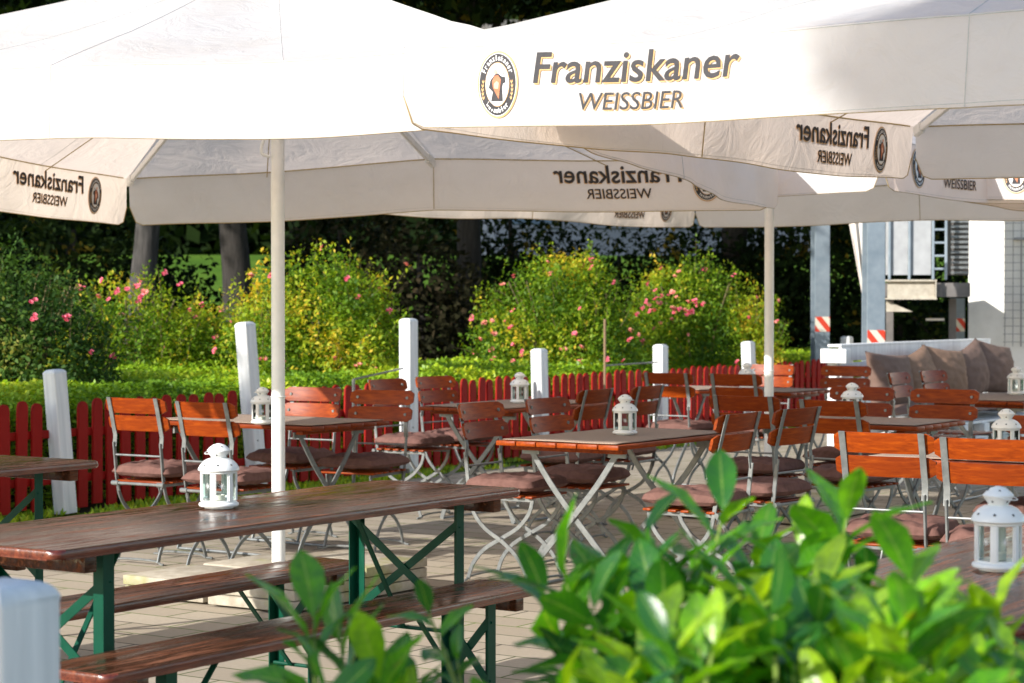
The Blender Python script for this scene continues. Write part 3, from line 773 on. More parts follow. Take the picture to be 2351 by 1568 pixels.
beer_set('beer_table', 'long glossy dark brown beer table with green legs, lantern standing on it', 'table', 'beer garden tables', BT, 2.2, 0.62, 0.77, M['beer_top'])
beer_set('beer_bench', 'front beer bench with green legs, nearest the viewer, worn dark top', 'bench', 'beer benches', (0.117, 6.92), 2.03, 0.26, 0.48, M['beer_top'])
beer_set('beer_bench', 'red-brown beer bench behind the long beer table', 'bench', 'beer benches', (-0.517, 7.53), 2.1, 0.26, 0.48, M['bench_top'])
beer_set('beer_table', 'beer table end cut by the left edge in front of the pickets', 'table', 'beer garden tables', (-1.664, 8.49), 2.2, 0.62, 0.77, M['beer_top'])
beer_set('beer_bench', 'beer bench barely seen at the left edge under the long table', 'bench', 'beer benches', (-1.75, 7.95), 2.1, 0.26, 0.48, M['bench_top'])
c4 = Vector((0.46, 4.56, 0)) + U * 2.2 - W * 0.68
beer_set('beer_table', 'pale dry beer table at the lower right behind the laurel leaves', 'table', 'beer garden tables', (c4.x, c4.y), 2.2, 0.68, 0.77, M['beer_pale'])
c5 = c4 - W * 0.34
beer_set('beer_bench', 'beer bench at the lower right corner half hidden by laurel', 'bench', 'beer benches', (c5.x, c5.y), 2.1, 0.26, 0.48, M['bench_top'])

# ------------------------------------------------------------ lanterns
def star_mb(mb, c, nrm, r, spikes=5, inner=0.42):
    nrm = Vector(nrm).normalized(); x = Vector((0, 0, 1)).cross(nrm).normalized(); y = nrm.cross(x); c = Vector(c)
    pts = []
    for k in range(spikes * 2): a = math.pi * k / spikes + math.pi / 2; q = r if k % 2 == 0 else r * inner; pts.append(c + x * q * math.cos(a) + y * q * math.sin(a))
    mb.add([c] + pts, [(0, k + 1, (k + 1) % len(pts) + 1) for k in range(len(pts))])
def make_lantern():
    r = empty('lantern', (0, 0, 0)); n = 6
    MB().lathe([(0, 0.001), (0.045, 0.001), (0.045, 0.006), (0.061, 0.008), (0.063, 0.012), (0.062, 0.017), (0.056, 0.021), (0.055, 0.026), (0, 0.026)], 32).build('base', M['lantern'], r)
    rr = 0.0545
    MB().lathe([(0.0545, 0.110), (0.058, 0.112), (0.058, 0.120), (0.0, 0.120)], 32).build('collar', M['lantern'], r)
    for k in range(n):
        a = 2 * math.pi * k / n + 0.18; mb = MB(); p = (rr * math.cos(a), rr * math.sin(a))
        mb.box((p[0], p[1], 0.068), (0.006, 0.012, 0.086), Matrix.Rotation(a, 3, 'Z')); 
        for s_ in (-1, 1):
            a2 = a + s_ * 0.13; mb.box((rr * 0.985 * math.cos(a2), rr * 0.985 * math.sin(a2), 0.068), (0.004, 0.005, 0.084), Matrix.Rotation(a2, 3, 'Z'))
        mb.build('frame_post', M['lantern'], r, smooth=False)
    for k in range(n):
        a = 2 * math.pi * k / n + 0.18; b = a + 2 * math.pi / n; q = rr - 0.004
        p0 = Vector((q * math.cos(a), q * math.sin(a), 0)); p1 = Vector((q * math.cos(b), q * math.sin(b), 0))
        mb = MB(); mb.add([p0 + Vector((0, 0, .028)), p1 + Vector((0, 0, .028)), p1 + Vector((0, 0, .108)), p0 + Vector((0, 0, .108))], [(0, 1, 2, 3)])
        g = mb.build('glass_pane', M['glass'], r, smooth=False)
        mid = (p0 + p1) / 2; st = MB()
        m1 = mid * 1.03
        for t in range(4):
            aa = math.pi * t / 4; tx = (p1 - p0).normalized(); ty = Vector((0, 0, 1)); dd = tx * math.cos(aa) + ty * math.sin(aa)
            st.sweep([m1 + Vector((0, 0, .072)) - dd * .010, m1 + Vector((0, 0, .072)) + dd * .010], 0.0007, 4)
        st.build('etched_star', M['print_white'], g)
    dome = [(0.0625, 0.118), (0.065, 0.121), (0.0645, 0.125), (0.058, 0.137), (0.047, 0.149), (0.034, 0.156), (0.026, 0.158), (0.0, 0.1585)]
    d = MB().lathe(dome, 36).build('dome', M['lantern'], r)
    mb = MB()
    for k in range(8):
        mb = MB(); a = 2 * math.pi * k / 8 + 0.2; star_mb(mb, (0.0585 * math.cos(a), 0.0585 * math.sin(a), 0.1385), (math.cos(a) * .8, math.sin(a) * .8, 0.62), 0.0052)
        mb.build('star_cutout', M['star'], d, smooth=False)
    cap = MB().lathe([(0.022, 0.156), (0.025, 0.162), (0.033, 0.174), (0.036, 0.179), (0.037, 0.182), (0.034, 0.185), (0.030, 0.190), (0.018, 0.199), (0.006, 0.203), (0, 0.2035)], 32).build('top_chamber', M['lantern'], r)
    mb = MB()
    for k in range(5):
        mb = MB(); a = 2 * math.pi * k / 5 + 0.5; star_mb(mb, (0.0300 * math.cos(a), 0.0300 * math.sin(a), 0.1675), (math.cos(a), math.sin(a), -0.6), 0.0045)
        mb.build('star_cutout', M['star'], cap, smooth=False); mb = MB()
        a += 0.6; star_mb(mb, (0.0265 * math.cos(a), 0.0265 * math.sin(a), 0.1945), (math.cos(a) * .6, math.sin(a) * .6, 0.8), 0.0042)
        mb.build('star_cutout', M['star'], cap, smooth=False)
    mb = MB(); pts = []
    for k in range(15):
        a = math.pi * (0.02 + 0.96 * k / 14); pts.append((-0.037 * math.cos(a), -0.046 * math.sin(a), 0.182 - 0.010 * math.sin(a)))
    mb.sweep(pts, 0.0013, 6); mb.build('handle', M['lantern'], r)
    MB().lathe([(0, 0.027), (0.019, 0.027), (0.020, 0.042), (0.018, 0.042), (0.017, 0.038), (0, 0.038)], 20).build('tealight', M['wax'], r)
    return r
LAN = [
 (-0.917, 6.54, 0.7705, -0.9, 'sharp white lantern standing on the long dark beer table'),
 (1.17, 5.03, 0.7705, 1.0, 'white lantern on the pale beer table at the lower right edge'),
 (0.567, 10.5, 0.7465, 1.9, 'white lantern on the mat of the centre folding table'),
 (-1.36, 11.40, 0.7465, -1.1, 'white lantern on the left folding table, touching the near parasol pole in view'),
 (0.05, 13.75, 0.7465, 2.2, 'white lantern on the back left table in front of the short white post'),
 (1.78, 15.85, 0.7465, 0.3, 'white lantern on the far table, half covered by the far parasol pole'),
 (1.95, 12.0, 0.7465, 0.8, 'white lantern between brown chair backs at centre right, only its dome showing'),
 (2.15, 9.1, 0.7465, 2.7, 'white lantern half hidden behind the orange chair at the right edge'),
 (3.60, 14.95, 0.7465, 0.5, 'white lantern on the sofa-side table at the right edge'),
]
lan0 = make_lantern()
for i, (x, y, z, a, lab) in enumerate(LAN):
    o = lan0 if i == 0 else copy_tree(lan0)
    o.location = (x, y, z); o.rotation_euler = (0, 0, a); o.scale = (1.0, 1.0, 1.0); tag(o, lab, 'lantern', 'white tealight lanterns')

# ------------------------------------------------------------ printed lettering
def text_polys(body, shear=0.0, bold=0.0):
    cu = bpy.data.curves.new('t', 'FONT'); cu.body = body; cu.shear = shear; cu.offset = bold; cu.resolution_u = 3
    ob = bpy.data.objects.new('t', cu); C.objects.link(ob)
    dg = bpy.context.evaluated_depsgraph_get(); dg.update()
    me = bpy.data.meshes.new_from_object(ob.evaluated_get(dg)); 
    bpy.data.objects.remove(ob); bpy.data.curves.remove(cu); return me
def text_mb(body, x0, y0, wd, h, shear=0.0, bold=0.0, cut=0.04):
    """flat mesh list in (s, height) units fitted into width wd and height h"""
    me = text_polys(body, shear, bold); b = bmesh.new(); b.from_mesh(me); bpy.data.meshes.remove(me)
    xs = [v.co.x for v in b.verts]; ys = [v.co.y for v in b.verts]; ax, bx, ay, by = min(xs), max(xs), min(ys), max(ys)
    for v in b.verts: v.co = Vector((x0 + (v.co.x - ax) / (bx - ax) * wd, y0 + (v.co.y - ay) / (by - ay) * h, 0))
    k = x0 + cut
    while k < x0 + wd:
        bmesh.ops.bisect_plane(b, geom=b.verts[:] + b.edges[:] + b.faces[:], plane_co=(k, 0, 0), plane_no=(1, 0, 0)); k += cut
    b.verts.index_update(); mb = MB(); mb.add([v.co.copy() for v in b.verts], [tuple(v.index for v in f.verts) for f in b.faces]); b.free(); return mb
def ell(cx, cy, rx, ry, n=40): return [(cx + rx * math.cos(2 * math.pi * k / n), cy + ry * math.sin(2 * math.pi * k / n)) for k in range(n)]
def poly(pts, z):
    mb = MB(); mb.add([(p[0], p[1], z) for p in pts], [tuple(range(len(pts)))]); return mb
def ring_text(body, cx, cy, rx, ry, a0, a1, h, flip=False):
    mb = MB(); n = len(body)
    for k, ch in enumerate(body):
        a = R(a0 + (a1 - a0) * (k + 0.5) / n)
        t = text_mb(ch, -0.5, 0, 1, 1, bold=0.02, cut=9)
        tall = ch in 'Fkibdlt' or ch.isupper(); hh = h * (1.0 if tall else 0.72); ww = h * (0.30 if ch in 'i' else 0.78 if ch in 'Wm' else 0.56)
        c_, s_ = math.cos(a), math.sin(a); nx, ny = c_ / rx, s_ / ry; L = math.hypot(nx, ny); nx, ny = nx / L, ny / L
        if flip: nx, ny = -nx, -ny
        tx, ty = ny, -nx
        for i, v in enumerate(t.v):
            px = v[0] * ww; py = v[1] * hh - h * 0.42
            t.v[i] = (cx + rx * c_ + tx * px + nx * py, cy + ry * s_ + ty * px + ny * py, 0)
        mb.add(t.v, t.f)
    return mb
E_ = []   # emblem layers: (mb, material, layer)
def emblem(cx, cy):
    A, B = 0.080, 0.108
    L = [(poly(ell(cx, cy, A, B), 0), 'print_gold', 1), (poly(ell(cx, cy, A * .93, B * .945), 0), 'print_white', 2), (poly(ell(cx, cy, A * .90, B * .92), 0), 'print_dark', 3),
         (poly(ell(cx, cy, A * .60, B * .66), 0), 'print_gold', 4), (poly(ell(cx, cy, A * .575, B * .64), 0), 'print_white', 5)]
    def P(pts, m, k): L.append((poly([(cx + x * A, cy + y * B) for x, y in pts], 0), m, k))
    # plain robed figure
    P([(-.30, -.50), (.30, -.50), (.26, -.10), (.30, .02), (.42, .06), (.40, .22), (.22, .24), (.05, .33), (-.12, .30), (-.34, .12), (-.42, -.10), (-.22, -.22)], 'print_dark', 6)
    P([(-.20, -.10), (.10, -.44), (.16, -.06), (.20, .14), (.06, .28), (-.12, .26), (-.24, .10)], 'print_brown', 7)
    P([(-.14, -.12), (.06, -.14), (.12, .04), (0, .10), (-.14, .02)], 'print_skin', 8)
    P([(-.08 + .10 * math.cos(t * .785), .38 + .075 * math.sin(t * .785)) for t in range(8)], 'print_skin', 7)
    P([(.16, .30), (.30, .26), (.34, .38), (.20, .42)], 'print_grey', 7)
    for s in (-1, 1):
        for k in range(5):
            y0 = -.42 + k * .12; x = s * (.68 + .06 * math.sin((k + .5) / 5 * 3)); 
            P([(x, y0 - .04), (x + .06, y0 + .03), (x + .035, y0 + .09), (x, y0 + .02)][::1], 'print_gold', 4)
            P([(x, y0 - .04), (x - .06, y0 + .03), (x - .035, y0 + .09), (x, y0 + .02)][::-1], 'print_gold', 4)
    L.append((ring_text('Franziskaner', cx, cy, A * .75, B * .785, 155, 25, 0.0165), 'print_white', 4))
    L.append((ring_text('Weissbier', cx, cy, A * .75, B * .785, 225, 315, 0.0165, True), 'print_white', 4))
    return L
_desc = None
def print_layers():
    L = emblem(0.385, -0.130)
    for dx, dy, m, k in ((0.004, -0.004, 'print_gold', 1), (0, 0, 'print_dark', 2)):
        L.append((text_mb('Franziskaner', 0.523 + dx, -0.128 + dy, 0.744, 0.100, 0.10, 0.012), m, k))
        L.append((text_mb('WEISSBIER', 0.695 + dx * .7, -0.213 + dy * .7, 0.375, 0.055, 0.14, 0.004), m, k))
    return L
LAYERS = print_layers()

# ------------------------------------------------------------ parasols
def parasol(name, label, cen, phi, half, z, apex, vh, prints=(0, 1, 2, 3), zmid=None, pole_top=None, base=None, seed=0, pole_r=0.033, slab=True):
    """z: seam heights at FL, FR, BR, BL. phi: turn of the front edge; prints: sides that carry lettering"""
    X = Vector((math.cos(phi), -math.sin(phi), 0)); Y = Vector((math.sin(phi), math.cos(phi), 0)); cen = Vector((cen[0], cen[1], 0))
    r = empty(name, cen, 0, label=label, cat='parasol', group='large white beer garden parasols')
    cs = [-X * half - Y * half, X * half - Y * half, X * half + Y * half, -X * half + Y * half]
    cs = [c + Vector((0, 0, zz)) for c, zz in zip(cs, z)]
    zmid = zmid or [None] * 4
    def edge(i, t):                 # t 0..1 along side i
        a, b = cs[i], cs[(i + 1) % 4]; p = a.lerp(b, t)
        if zmid[i] is not None: p.z = (a.z * (1 - 2 * t) + zmid[i] * 2 * t) if t < .5 else (zmid[i] * (2 - 2 * t) + b.z * (2 * t - 1))
        p.z -= 0.018 * math.sin(2 * math.pi * t) ** 2
        nrm = ((b - a).cross(Vector((0, 0, 1)))); nrm.z = 0; nrm.normalize()
        return p - nrm * 0.03 * math.sin(2 * math.pi * t) ** 2, nrm
    top = Vector((0, 0, apex))
    # canopy
    mb = MB(); n = 40; m_ = 16
    for i in range(4):
        V = []
        for j in range(m_ + 1):
            v = j / m_
            for k in range(n + 1):
                t = k / n; p, nn = edge(i, t); q = p.lerp(top, v)
                q.z -= (0.055 * math.sin(math.pi * v) * abs(math.sin(2 * math.pi * t)) + 0.03 * math.sin(math.pi * v))
                q.z += 0.022 * noise.noise(q * 2.3 + Vector((seed, 0, 0))) * math.sin(math.pi * min(1, v * 3 if v < .33 else 1)) if 0 < v < 1 else 0
                V.append(q)
        F = [(j * (n + 1) + k, j * (n + 1) + k + 1, (j + 1) * (n + 1) + k + 1, (j + 1) * (n + 1) + k) for j in range(m_) for k in range(n)]
        mb.add(V, F)
    can = mb.build('canopy', M['canvas'], r)
    sb = MB()
    for i in range(4):
        for k in (10, 20, 30, 40):
            col = [mb.v[i * (n + 1) * (m_ + 1) + j * (n + 1) + k] for j in range(m_ - 1)]
            sb.sweep([Vector(q) + Vector((0, 0, 0.0006)) for q in col], 0.0015, 4)
    sb.build('roof_seams', M['stitch'], can)
    def surf(i, s, d, off):         # s metres from the side's outer-left end, d metres down
        L = 2 * half; t = s / L; p, nn = edge(i, t)
        f = d / vh; e = min(s, L - s)
        rip = (0.010 * math.sin(s * 9 + i * 2 + seed) + 0.016 * noise.noise(Vector((s * 2.6 + seed * 3, i * 7.0, d * 2)))) * f + 0.02 * f
        rip += 0.022 * noise.noise(Vector((s * 7, i, seed))) * f * math.exp(-(e / 0.25))
        rip -= 0.018 * math.exp(-(e / 0.16) ** 1.5) * f * f
        q = p + nn * (rip + off); q.z -= d; return q
    for i in range(4):
        L = 2 * half; ns = 90; nd = 8; V = []; rr = 0.10
        bot = []
        for k in range(ns + 1):
            s = L * (k / ns); e = min(s, L - s)
            u_ = 0.0
            if e < rr: u_ = 1 - math.sqrt(max(0, 1 - (1 - e / rr) ** 2))
            hb = vh * (1 - 0.40 * u_)
            hb *= 1 + 0.02 * math.sin(s * 2.1 + i + seed)
            ins = 0.012 * (1 if e < 1e-6 else 0)
            for j in range(nd + 1):
                d = hb * j / nd; V.append(surf(i, s + (0.006 if s < L / 2 else -0.006) * (1 if e < 1e-6 else 0) + 0, d, 0.0))
            bot.append(V[-1].copy())
        F = [(k * (nd + 1) + j, k * (nd + 1) + j + 1, (k + 1) * (nd + 1) + j + 1, (k + 1) * (nd + 1) + j) for k in range(ns) for j in range(nd)]
        mb = MB(); mb.add(V, F); va = mb.build('valance', M['canvas'], r)
        mb = MB(); _, nn = edge(i, .5)
        mb.sweep([p - nn * 0.003 for p in bot], 0.0024, 5)
        mb.sweep([surf(i, L * k / 60, 0.004, -0.007) for k in range(1, 60)], 0.0035, 5)
        mb.sweep([surf(i, L / 2, vh * k / 6 * .99, -0.004) for k in range(7)], 0.0022, 5)
        for tq in (1 / 4.2, 1 - 1 / 4.2):
            a_, _n = edge(i, tq); b_ = a_.lerp(top, 0.7); b_.z -= 0.14; a_.z -= 0.03
            mb.sweep([a_, a_.lerp(b_, .5) + Vector((0, 0, -.03)), b_], 0.003, 5)
        mb.build('seam_piping', M['piping'], va)
        mb = MB(); mb.sweep([surf(i, L * k / 90, 0.004, 0.0005) for k in range(1, 90)], 0.0016, 4)
        mb.sweep([surf(i, L / 2, vh * k / 6 * .99, 0.0005) for k in range(7)], 0.0014, 4)
        mb.sweep([surf(i, L * k / 90, vh * .955 if 4 < k < 86 else vh * .9, 0.0004) for k in range(5, 86)], 0.0009, 4)
        mb.build('stitched_hem', M['stitch'], va)
        if i in prints:
            byM = {}
            for lm, mn, lay in LAYERS:
                key = mn
                dst = byM.setdefault(key, MB())
                for sg in (1, -1):
                    off = sg * (0.0028 + 0.0011 * lay)
                    dst.add([surf(i, v[0], -v[1], off) for v in lm.v], lm.f)
            for key, dst in byM.items(): dst.build('printed_lettering', M[key], va, smooth=False)
    # frame
    hub = Vector((0, 0, apex - 0.14)); hz = min(z) - 0.0
    low = Vector((0, 0, min(z) - 0.0))
    for i in range(4):
        for t in (0.0, 0.5):
            e, _n = edge(i, t); e = e * 1.0; e.z -= 0.035; inn = e.lerp(hub, 0.02); 
            mb = MB(); h2 = hub.copy(); h2.z = apex - 0.16
            mb.sweep([inn, inn.lerp(h2, .5) - Vector((0, 0, .03)), h2], 0, side=(0, 0, 1), flat=(0.036, 0.020)); 
            mb.sweep([inn - (inn - h2).normalized() * -0.03, inn - (inn - h2).normalized() * 0.05], 0, side=(0, 0, 1), flat=(0.052, 0.032))
            rb = mb.build('rib', M['pole'], r)
            mb = MB(); md = inn.lerp(h2, 0.52); mb.sweep([md, Vector((0, 0, pole_top or (min(z) + 0.12)))], 0, side=(0, 0, 1), flat=(0.030, 0.016)); mb.build('stretcher', M['pole'], rb)
    mb = MB(); mb.lathe([(pole_r, 0.02), (pole_r, apex - 0.12), (0.0, apex - 0.12)], 24); mb.build('pole', M['pole'], r)
    zt = (pole_top or (min(z) + 0.10))
    MB().lathe([(pole_r + .001, zt - 0.05), (pole_r + .012, zt - 0.045), (0.075, zt - .01), (0.078, zt + 0.03), (pole_r + .01, zt + 0.05)], 24).build('hub', M['pole'], r)
    MB().lathe([(pole_r + .001, 0.95), (pole_r + .004, 0.952), (pole_r + .004, 0.956), (pole_r + .001, 0.958)], 24).build('joint_ring', M['pole'], r)
    cr = MB(); cr.sweep(smoothpath([(-pole_r - .005, -.02, zt - .06), (-pole_r - .018, -.03, zt - .10), (-pole_r - .04, -.03, zt - .17), (-pole_r - .035, -.03, zt - .205), (-pole_r, -.03, zt - .215)], 4), 0.008, 8)
    ch = cr.build('crank_handle', M['pole'], r)
    mb = MB(); mb.box((-pole_r - .022, -.03, zt - .085), (0.012, 0.014, 0.03)); mb.build('crank_tag', M['red_tag'], ch)
    if slab:
        for a_ in range(4):
            for lay in range(3 if a_ in (0, 1) else 2):
                sx, sy = ((-1, -1), (1, -1), (1, 1), (-1, 1))[a_]
                cc = U * sx * 0.27 + W * sy * 0.27
                b = bevel_box((cc.x + rnd.uniform(-.01, .01), cc.y + rnd.uniform(-.01, .01), 0.03 + lay * 0.05 + .004), (0.50, 0.50, 0.046), 0.006, 2, Matrix.Rotation(GA + rnd.uniform(-.02, .02), 3, 'Z'))
                b.build('weight_slab', M['slab'], r)
    mb = MB(); mb.box((0, 0, .012), (0.9, 0.05, 0.012)); mb.box((0, 0, .026), (0.05, 0.9, 0.012)); mb.build('base_cross', M['steel'], r)
    return r
parasol('parasol', 'left large white parasol, its plain front valance sunlit, pole at left centre', (-1.134, 10.15), R(20), 2.0, (2.36, 2.35, 2.20, 2.16), 3.10, 0.292, zmid=[2.345, 2.26, 2.235, 2.24], pole_top=2.33, seed=1)
parasol('parasol', 'nearest right white parasol with big printed name, its right part in tree shade', (2.43, 7.45), R(35.5), 2.0, (2.26, 2.24, 2.27, 2.27), 3.05, 0.262, zmid=[2.215, 2.26, 2.26, 2.27], seed=2)
parasol('parasol', 'far white parasol in the middle whose pole stands behind the chairs', (1.70, 13.85), R(40), 2.0, (2.28, 2.27, 2.28, 2.28), 3.10, 0.275, pole_top=2.4, seed=4, pole_r=0.031)
parasol('parasol', 'far right white parasol cut by the photo edge, emblem on its sunlit valance', (2.54 + 2.0 * (math.cos(R(33)) + math.sin(R(33))), 12.1 + 2.0 * (math.cos(R(33)) - math.sin(R(33)))), R(33), 2.0, (2.27, 2.27, 2.27, 2.27), 3.05, 0.27, seed=6)

# ------------------------------------------------------------ pallet sofa
def sofa():
    o0 = Vector((2.80, 18.0, 0)); L = 3.5
    r = empty('pallet_sofa', o0, GA, label='white painted pallet sofa at the right in front of the white wall', cat='sofa')
    mb = MB()
    for k in range(3):
        q = bevel_box((L / 2 + 0.05 + k * .003, 0.0, 0.96 - k * 0.14), (L, 0.028, 0.125), 0.004, 2); mb.add(q.v, q.f)
    q = bevel_box((L / 2 + 0.05, 0.05, 1.03), (L + 0.02, 0.13, 0.022), 0.004, 2); mb.add(q.v, q.f)
    mb.build('backboard', M['white_paint'], r)
    for x in (0.06, 1.2, 2.4, 3.5): bevel_box((x, 0.06, 0.5), (0.09, 0.09, 1.0), 0.004, 2).build('upright', M['white_paint'], r)
    bevel_box((-0.04, 0.0, 0.945), (0.10, 0.24, 0.12), 0.004, 2).build('armrest_board', M['white_paint'], r)
    mb = MB()
    for k in range(3):
        for j in range(7):
            q = bevel_box((L / 2, -0.10 - j * 0.13, 0.10 + k * 0.13), (L - 0.05, 0.09, 0.022), 0.003, 1); mb.add(q.v, q.f)
        for x in np.linspace(0.1, L - 0.15, 8):
            for y in (-0.12, -0.5, -0.9):
                q = bevel_box((x, y, 0.045 + k * 0.13), (0.12, 0.1, 0.085), 0.003, 1); mb.add(q.v, q.f)
    mb.build('pallet_base', M['white_paint'], r)
    for i in range(3):
        c = cushion_mesh(20 + i, 1.12, 0.85, 0.15, False).build('sofa_seat_cushion', M['sofa_cushion'])
        c.location = o0 + U * (0.66 + i * 1.14) + W * (-0.50) + Vector((0, 0, 0.39)); c.rotation_euler = (0, 0, GA)
        tag(c, ['taupe seat cushion on the left end of the pallet sofa', 'taupe seat cushion in the middle of the pallet sofa', 'taupe seat cushion at the far right of the pallet sofa'][i], 'cushion')
    pl = ['leftmost back cushion on the sofa, taupe with a pale label', 'second back cushion on the sofa, tan with lit peak', 'third back cushion on the sofa, tan, leaning left', 'fourth back cushion on the sofa, dark taupe', 'rightmost back cushion on the sofa, taupe in a sunlit pile']
    for i in range(5):
        c = cushion_mesh(40 + i, 0.70, 0.52, 0.24, False).build('back_cushion', M['tan_cushion'] if i in (1, 2) else M['sofa_cushion'])
        c.location = o0 + U * (0.42 + i * 0.62) + W * (-0.20) + Vector((0, 0, 0.69 + 0.012 * i))
        c.rotation_euler = (R(80), R([4, -9, 6, -12, 8][i]), GA + R([-8, 6, -10, 4, -8][i]))
        tag(c, pl[i], 'cushion', 'back cushions on the pallet sofa')
    return r
sofa()

# ------------------------------------------------------------ building, columns, platform
def wall_building():
    c = at(2222, 690, 24.0); c.z = 0
    d = Vector((0.93, -0.37, 0)).normalized(); a = math.atan2(d.y, d.x)
    r = empty('white_building', c, a, label='white rendered building wall with wire trellis at the right edge', cat='building')
    MB().box((3.0, 2.0, 3.0), (6.0, 4.0, 6.0)).build('wall', M['wall'], r, smooth=False)
    MB().box((3.0, 1.94, 0.2), (6.04, 3.96, 0.4)).build('plinth', M['wall'], r, smooth=False)
    mb = MB()
    for k in range(7): x = 0.42 + k * 0.09; mb.sweep([(x, -0.05, 0.9), (x, -0.05, 3.0)], 0.004, 4)
    for k in range(24): z = 0.95 + k * 0.09; mb.sweep([(0.40, -0.05, z), (1.0, -0.05, z)], 0.003, 4)
    tr = mb.build('trellis', M['wire'], r)
    mb = MB(); mb.box((0.62, -0.04, 2.12), (0.20, 0.06, 0.025)); mb.sweep([(0.6, -.055, 2.1), (0.6, -.055, 0.9)], 0.008, 5); mb.build('bracket', M['wire'], tr)
    MB().box((3.0, 1.9, 6.1), (6.3, 4.3, 0.2)).build('roof', M['grating'], r, smooth=False)
wall_building()
def column(vx, Y, wd, tz, label, top=5.2):
    c = at(vx, 690, Y); c.z = 0
    r = empty('steel_column', c, R(12), label=label, cat='column', group='galvanised steel columns')
    mb = MB(); mb.box((0, -wd * .38, top / 2), (wd, 0.016, top)); mb.box((0, wd * .38, top / 2), (wd, 0.016, top)); mb.box((0, 0, top / 2), (0.012, wd * .74, top)); mb.box((0, 0, .01), (wd * 1.5, wd * 1.5, .02))
    mb.build('shaft', M['galv'], r, smooth=False)
    MB().box((0, -wd * .38 - .011, tz), (wd * 1.01, 0.004, 0.17)).build('warning_tape', M['tape'], r, smooth=False)
column(1882, 24.0, 0.175, 1.15, 'left galvanised steel column with a red and white warning patch')
column(2004, 21.0, 0.185, 1.04, 'wider galvanised steel column beside the sofa, red and white patch')
column(2197, 27.5, 0.15, 1.10, 'small distant steel column right of the dark gap, with tape', 1.45)
def platform():
    c = at(2030, 690, 22.5); c.z = 0
    r = empty('steel_platform', c, R(-8), label='raised steel platform with pale railing panels and a ladder at the right', cat='platform')
    Wd = 1.0
    def px(v): return (v - 2030) / FV * 22.5
    mb = MB(); mb.box((0.27, 0.02, 1.635), (0.56, 0.05, 0.02)); mb.box((0.27, 0.02, 1.44), (0.56, 0.06, 0.018)); mb.box((0.28, 0.05, 1.537), (0.50, 0.012, 0.18)); mb.box((0.54, 0.02, 1.537), (0.012, 0.05, .176))
    mb.build('edge_beam', M['concrete'], r, smooth=False)
    mb = MB(); mb.box((0.45, 0.72, 1.535), (0.92, 1.2, 0.15)); mb.build('deck', M['grating'], r, smooth=False)
    mb = MB(); mb.add([(0.02, .08, 1.42), (0.02, .08, 1.30), (0.30, .08, 1.30)], [(0, 1, 2)]); mb.add([(0.02, .1, 1.42), (0.02, .1, 1.30), (0.30, .1, 1.30)], [(0, 2, 1)]); mb.add([(0.02, .08, 1.30), (.30, .08, 1.30), (.30, .1, 1.30), (.02, .1, 1.30)], [(0, 1, 2, 3)])
    mb.build('gusset', M['concrete'], r, smooth=False)
    for x in (0.05, 0.26, 0.51, 0.645):
        mb = MB(); mb.sweep([(x, 0, 1.645), (x, 0, 2.75)], 0, side=(1, 0, 0), flat=(0.028, 0.03)); mb.build('railing_post', M['galv'], r)
    for a, b in ((0.01, 0.245), (0.275, 0.49)):
        MB().box(((a + b) / 2, 0.03, 2.22), (b - a, 0.012, 1.05)).build('railing_panel', M['panel'], r, smooth=False)
    for k in range(8):
        mb = MB(); z = 1.76 + k * 0.14; mb.box((0.578, 0, z), (0.11, 0.03, 0.022)); mb.build('rung', M['galv'], r, smooth=False)
    mb = MB()
    for k in range(20): mb.box((0.80, 0.15, 1.72 + k * 0.055), (0.19, 0.03, 0.026))
    mb.build('louvre', M['steel'], r, smooth=False)
    mb = MB(); mb.box((0.80, 0.5, 2.3), (0.20, 0.6, 1.2)); mb.build('housing', M['grating'], r, smooth=False)
    for x, y in ((0.1, 1.2), (0.8, 1.25)): MB().box((x, y, 0.72), (0.08, 0.08, 1.44)).build('support_post', M['grating'], r, smooth=False)
    mb = MB(); mb.box((0.58, .8, 1.21), (0.20, 0.04, 0.025)); mb.build('lamp_strip', M['awning'], r, smooth=False)
platform()
def awning():
    c = at(1940, 690, 21.4); c.z = 0; r = empty('folded_awning', c, 0, label='pale folded fabric sheet hanging slantwise beside the wider steel column', cat='awning')
    n = 14; V = []; F = []; m_ = 7
    for k in range(n + 1):
        t = k / n; z = 2.55 - 1.15 * t; x0 = -0.03 + 0.215 * t; x1 = 0.20
        for j in range(m_):
            u_ = j / (m_ - 1); V.append((x0 + (x1 - x0) * u_, 0.035 * math.sin(u_ * 14) * (1 - u_ * .4), z))
    for k in range(n):
        for j in range(m_ - 1): a = k * m_ + j; F.append((a, a + 1, a + m_ + 1, a + m_))
    mb = MB(); mb.add(V, F); o = mb.build('sheet', M['awning'], r); sm = o.modifiers.new('thickness', 'SOLIDIFY'); sm.thickness = 0.008
awning()

# ------------------------------------------------------------ roses
def blossom_mesh(seed, m):
    rg = random.Random(seed); mb = MB()
    for b in range(rg.randint(2, 5)):
        cx, cy, cz = [rg.uniform(-.022, .022) for _ in range(3)]
        for ring, (rr, tilt) in enumerate(((0.026, 0.5), (0.019, 0.9), (0.010, 1.25))):
            for k in range(6):
                a = k * math.pi / 3 + ring * .5 + rg.uniform(-.2, .2); d = Vector((math.cos(a) * math.cos(tilt), math.sin(a) * math.cos(tilt), math.sin(tilt)))
                s_ = Vector((-math.sin(a), math.cos(a), 0)); c = Vector((cx, cy, cz)); L = rr * 1.25
                mb.add([c, c + d * L * .6 - s_ * L * .45, c + d * L, c + d * L * .6 + s_ * L * .45], [(0, 1, 2, 3)])
    me = mb.build('blossom_cluster', m, smooth=False); d = me.data; bpy.data.objects.remove(me); return d
BLM = [blossom_mesh(s, M['petal'] if s % 3 else M['petal_peach']) for s in range(6)]
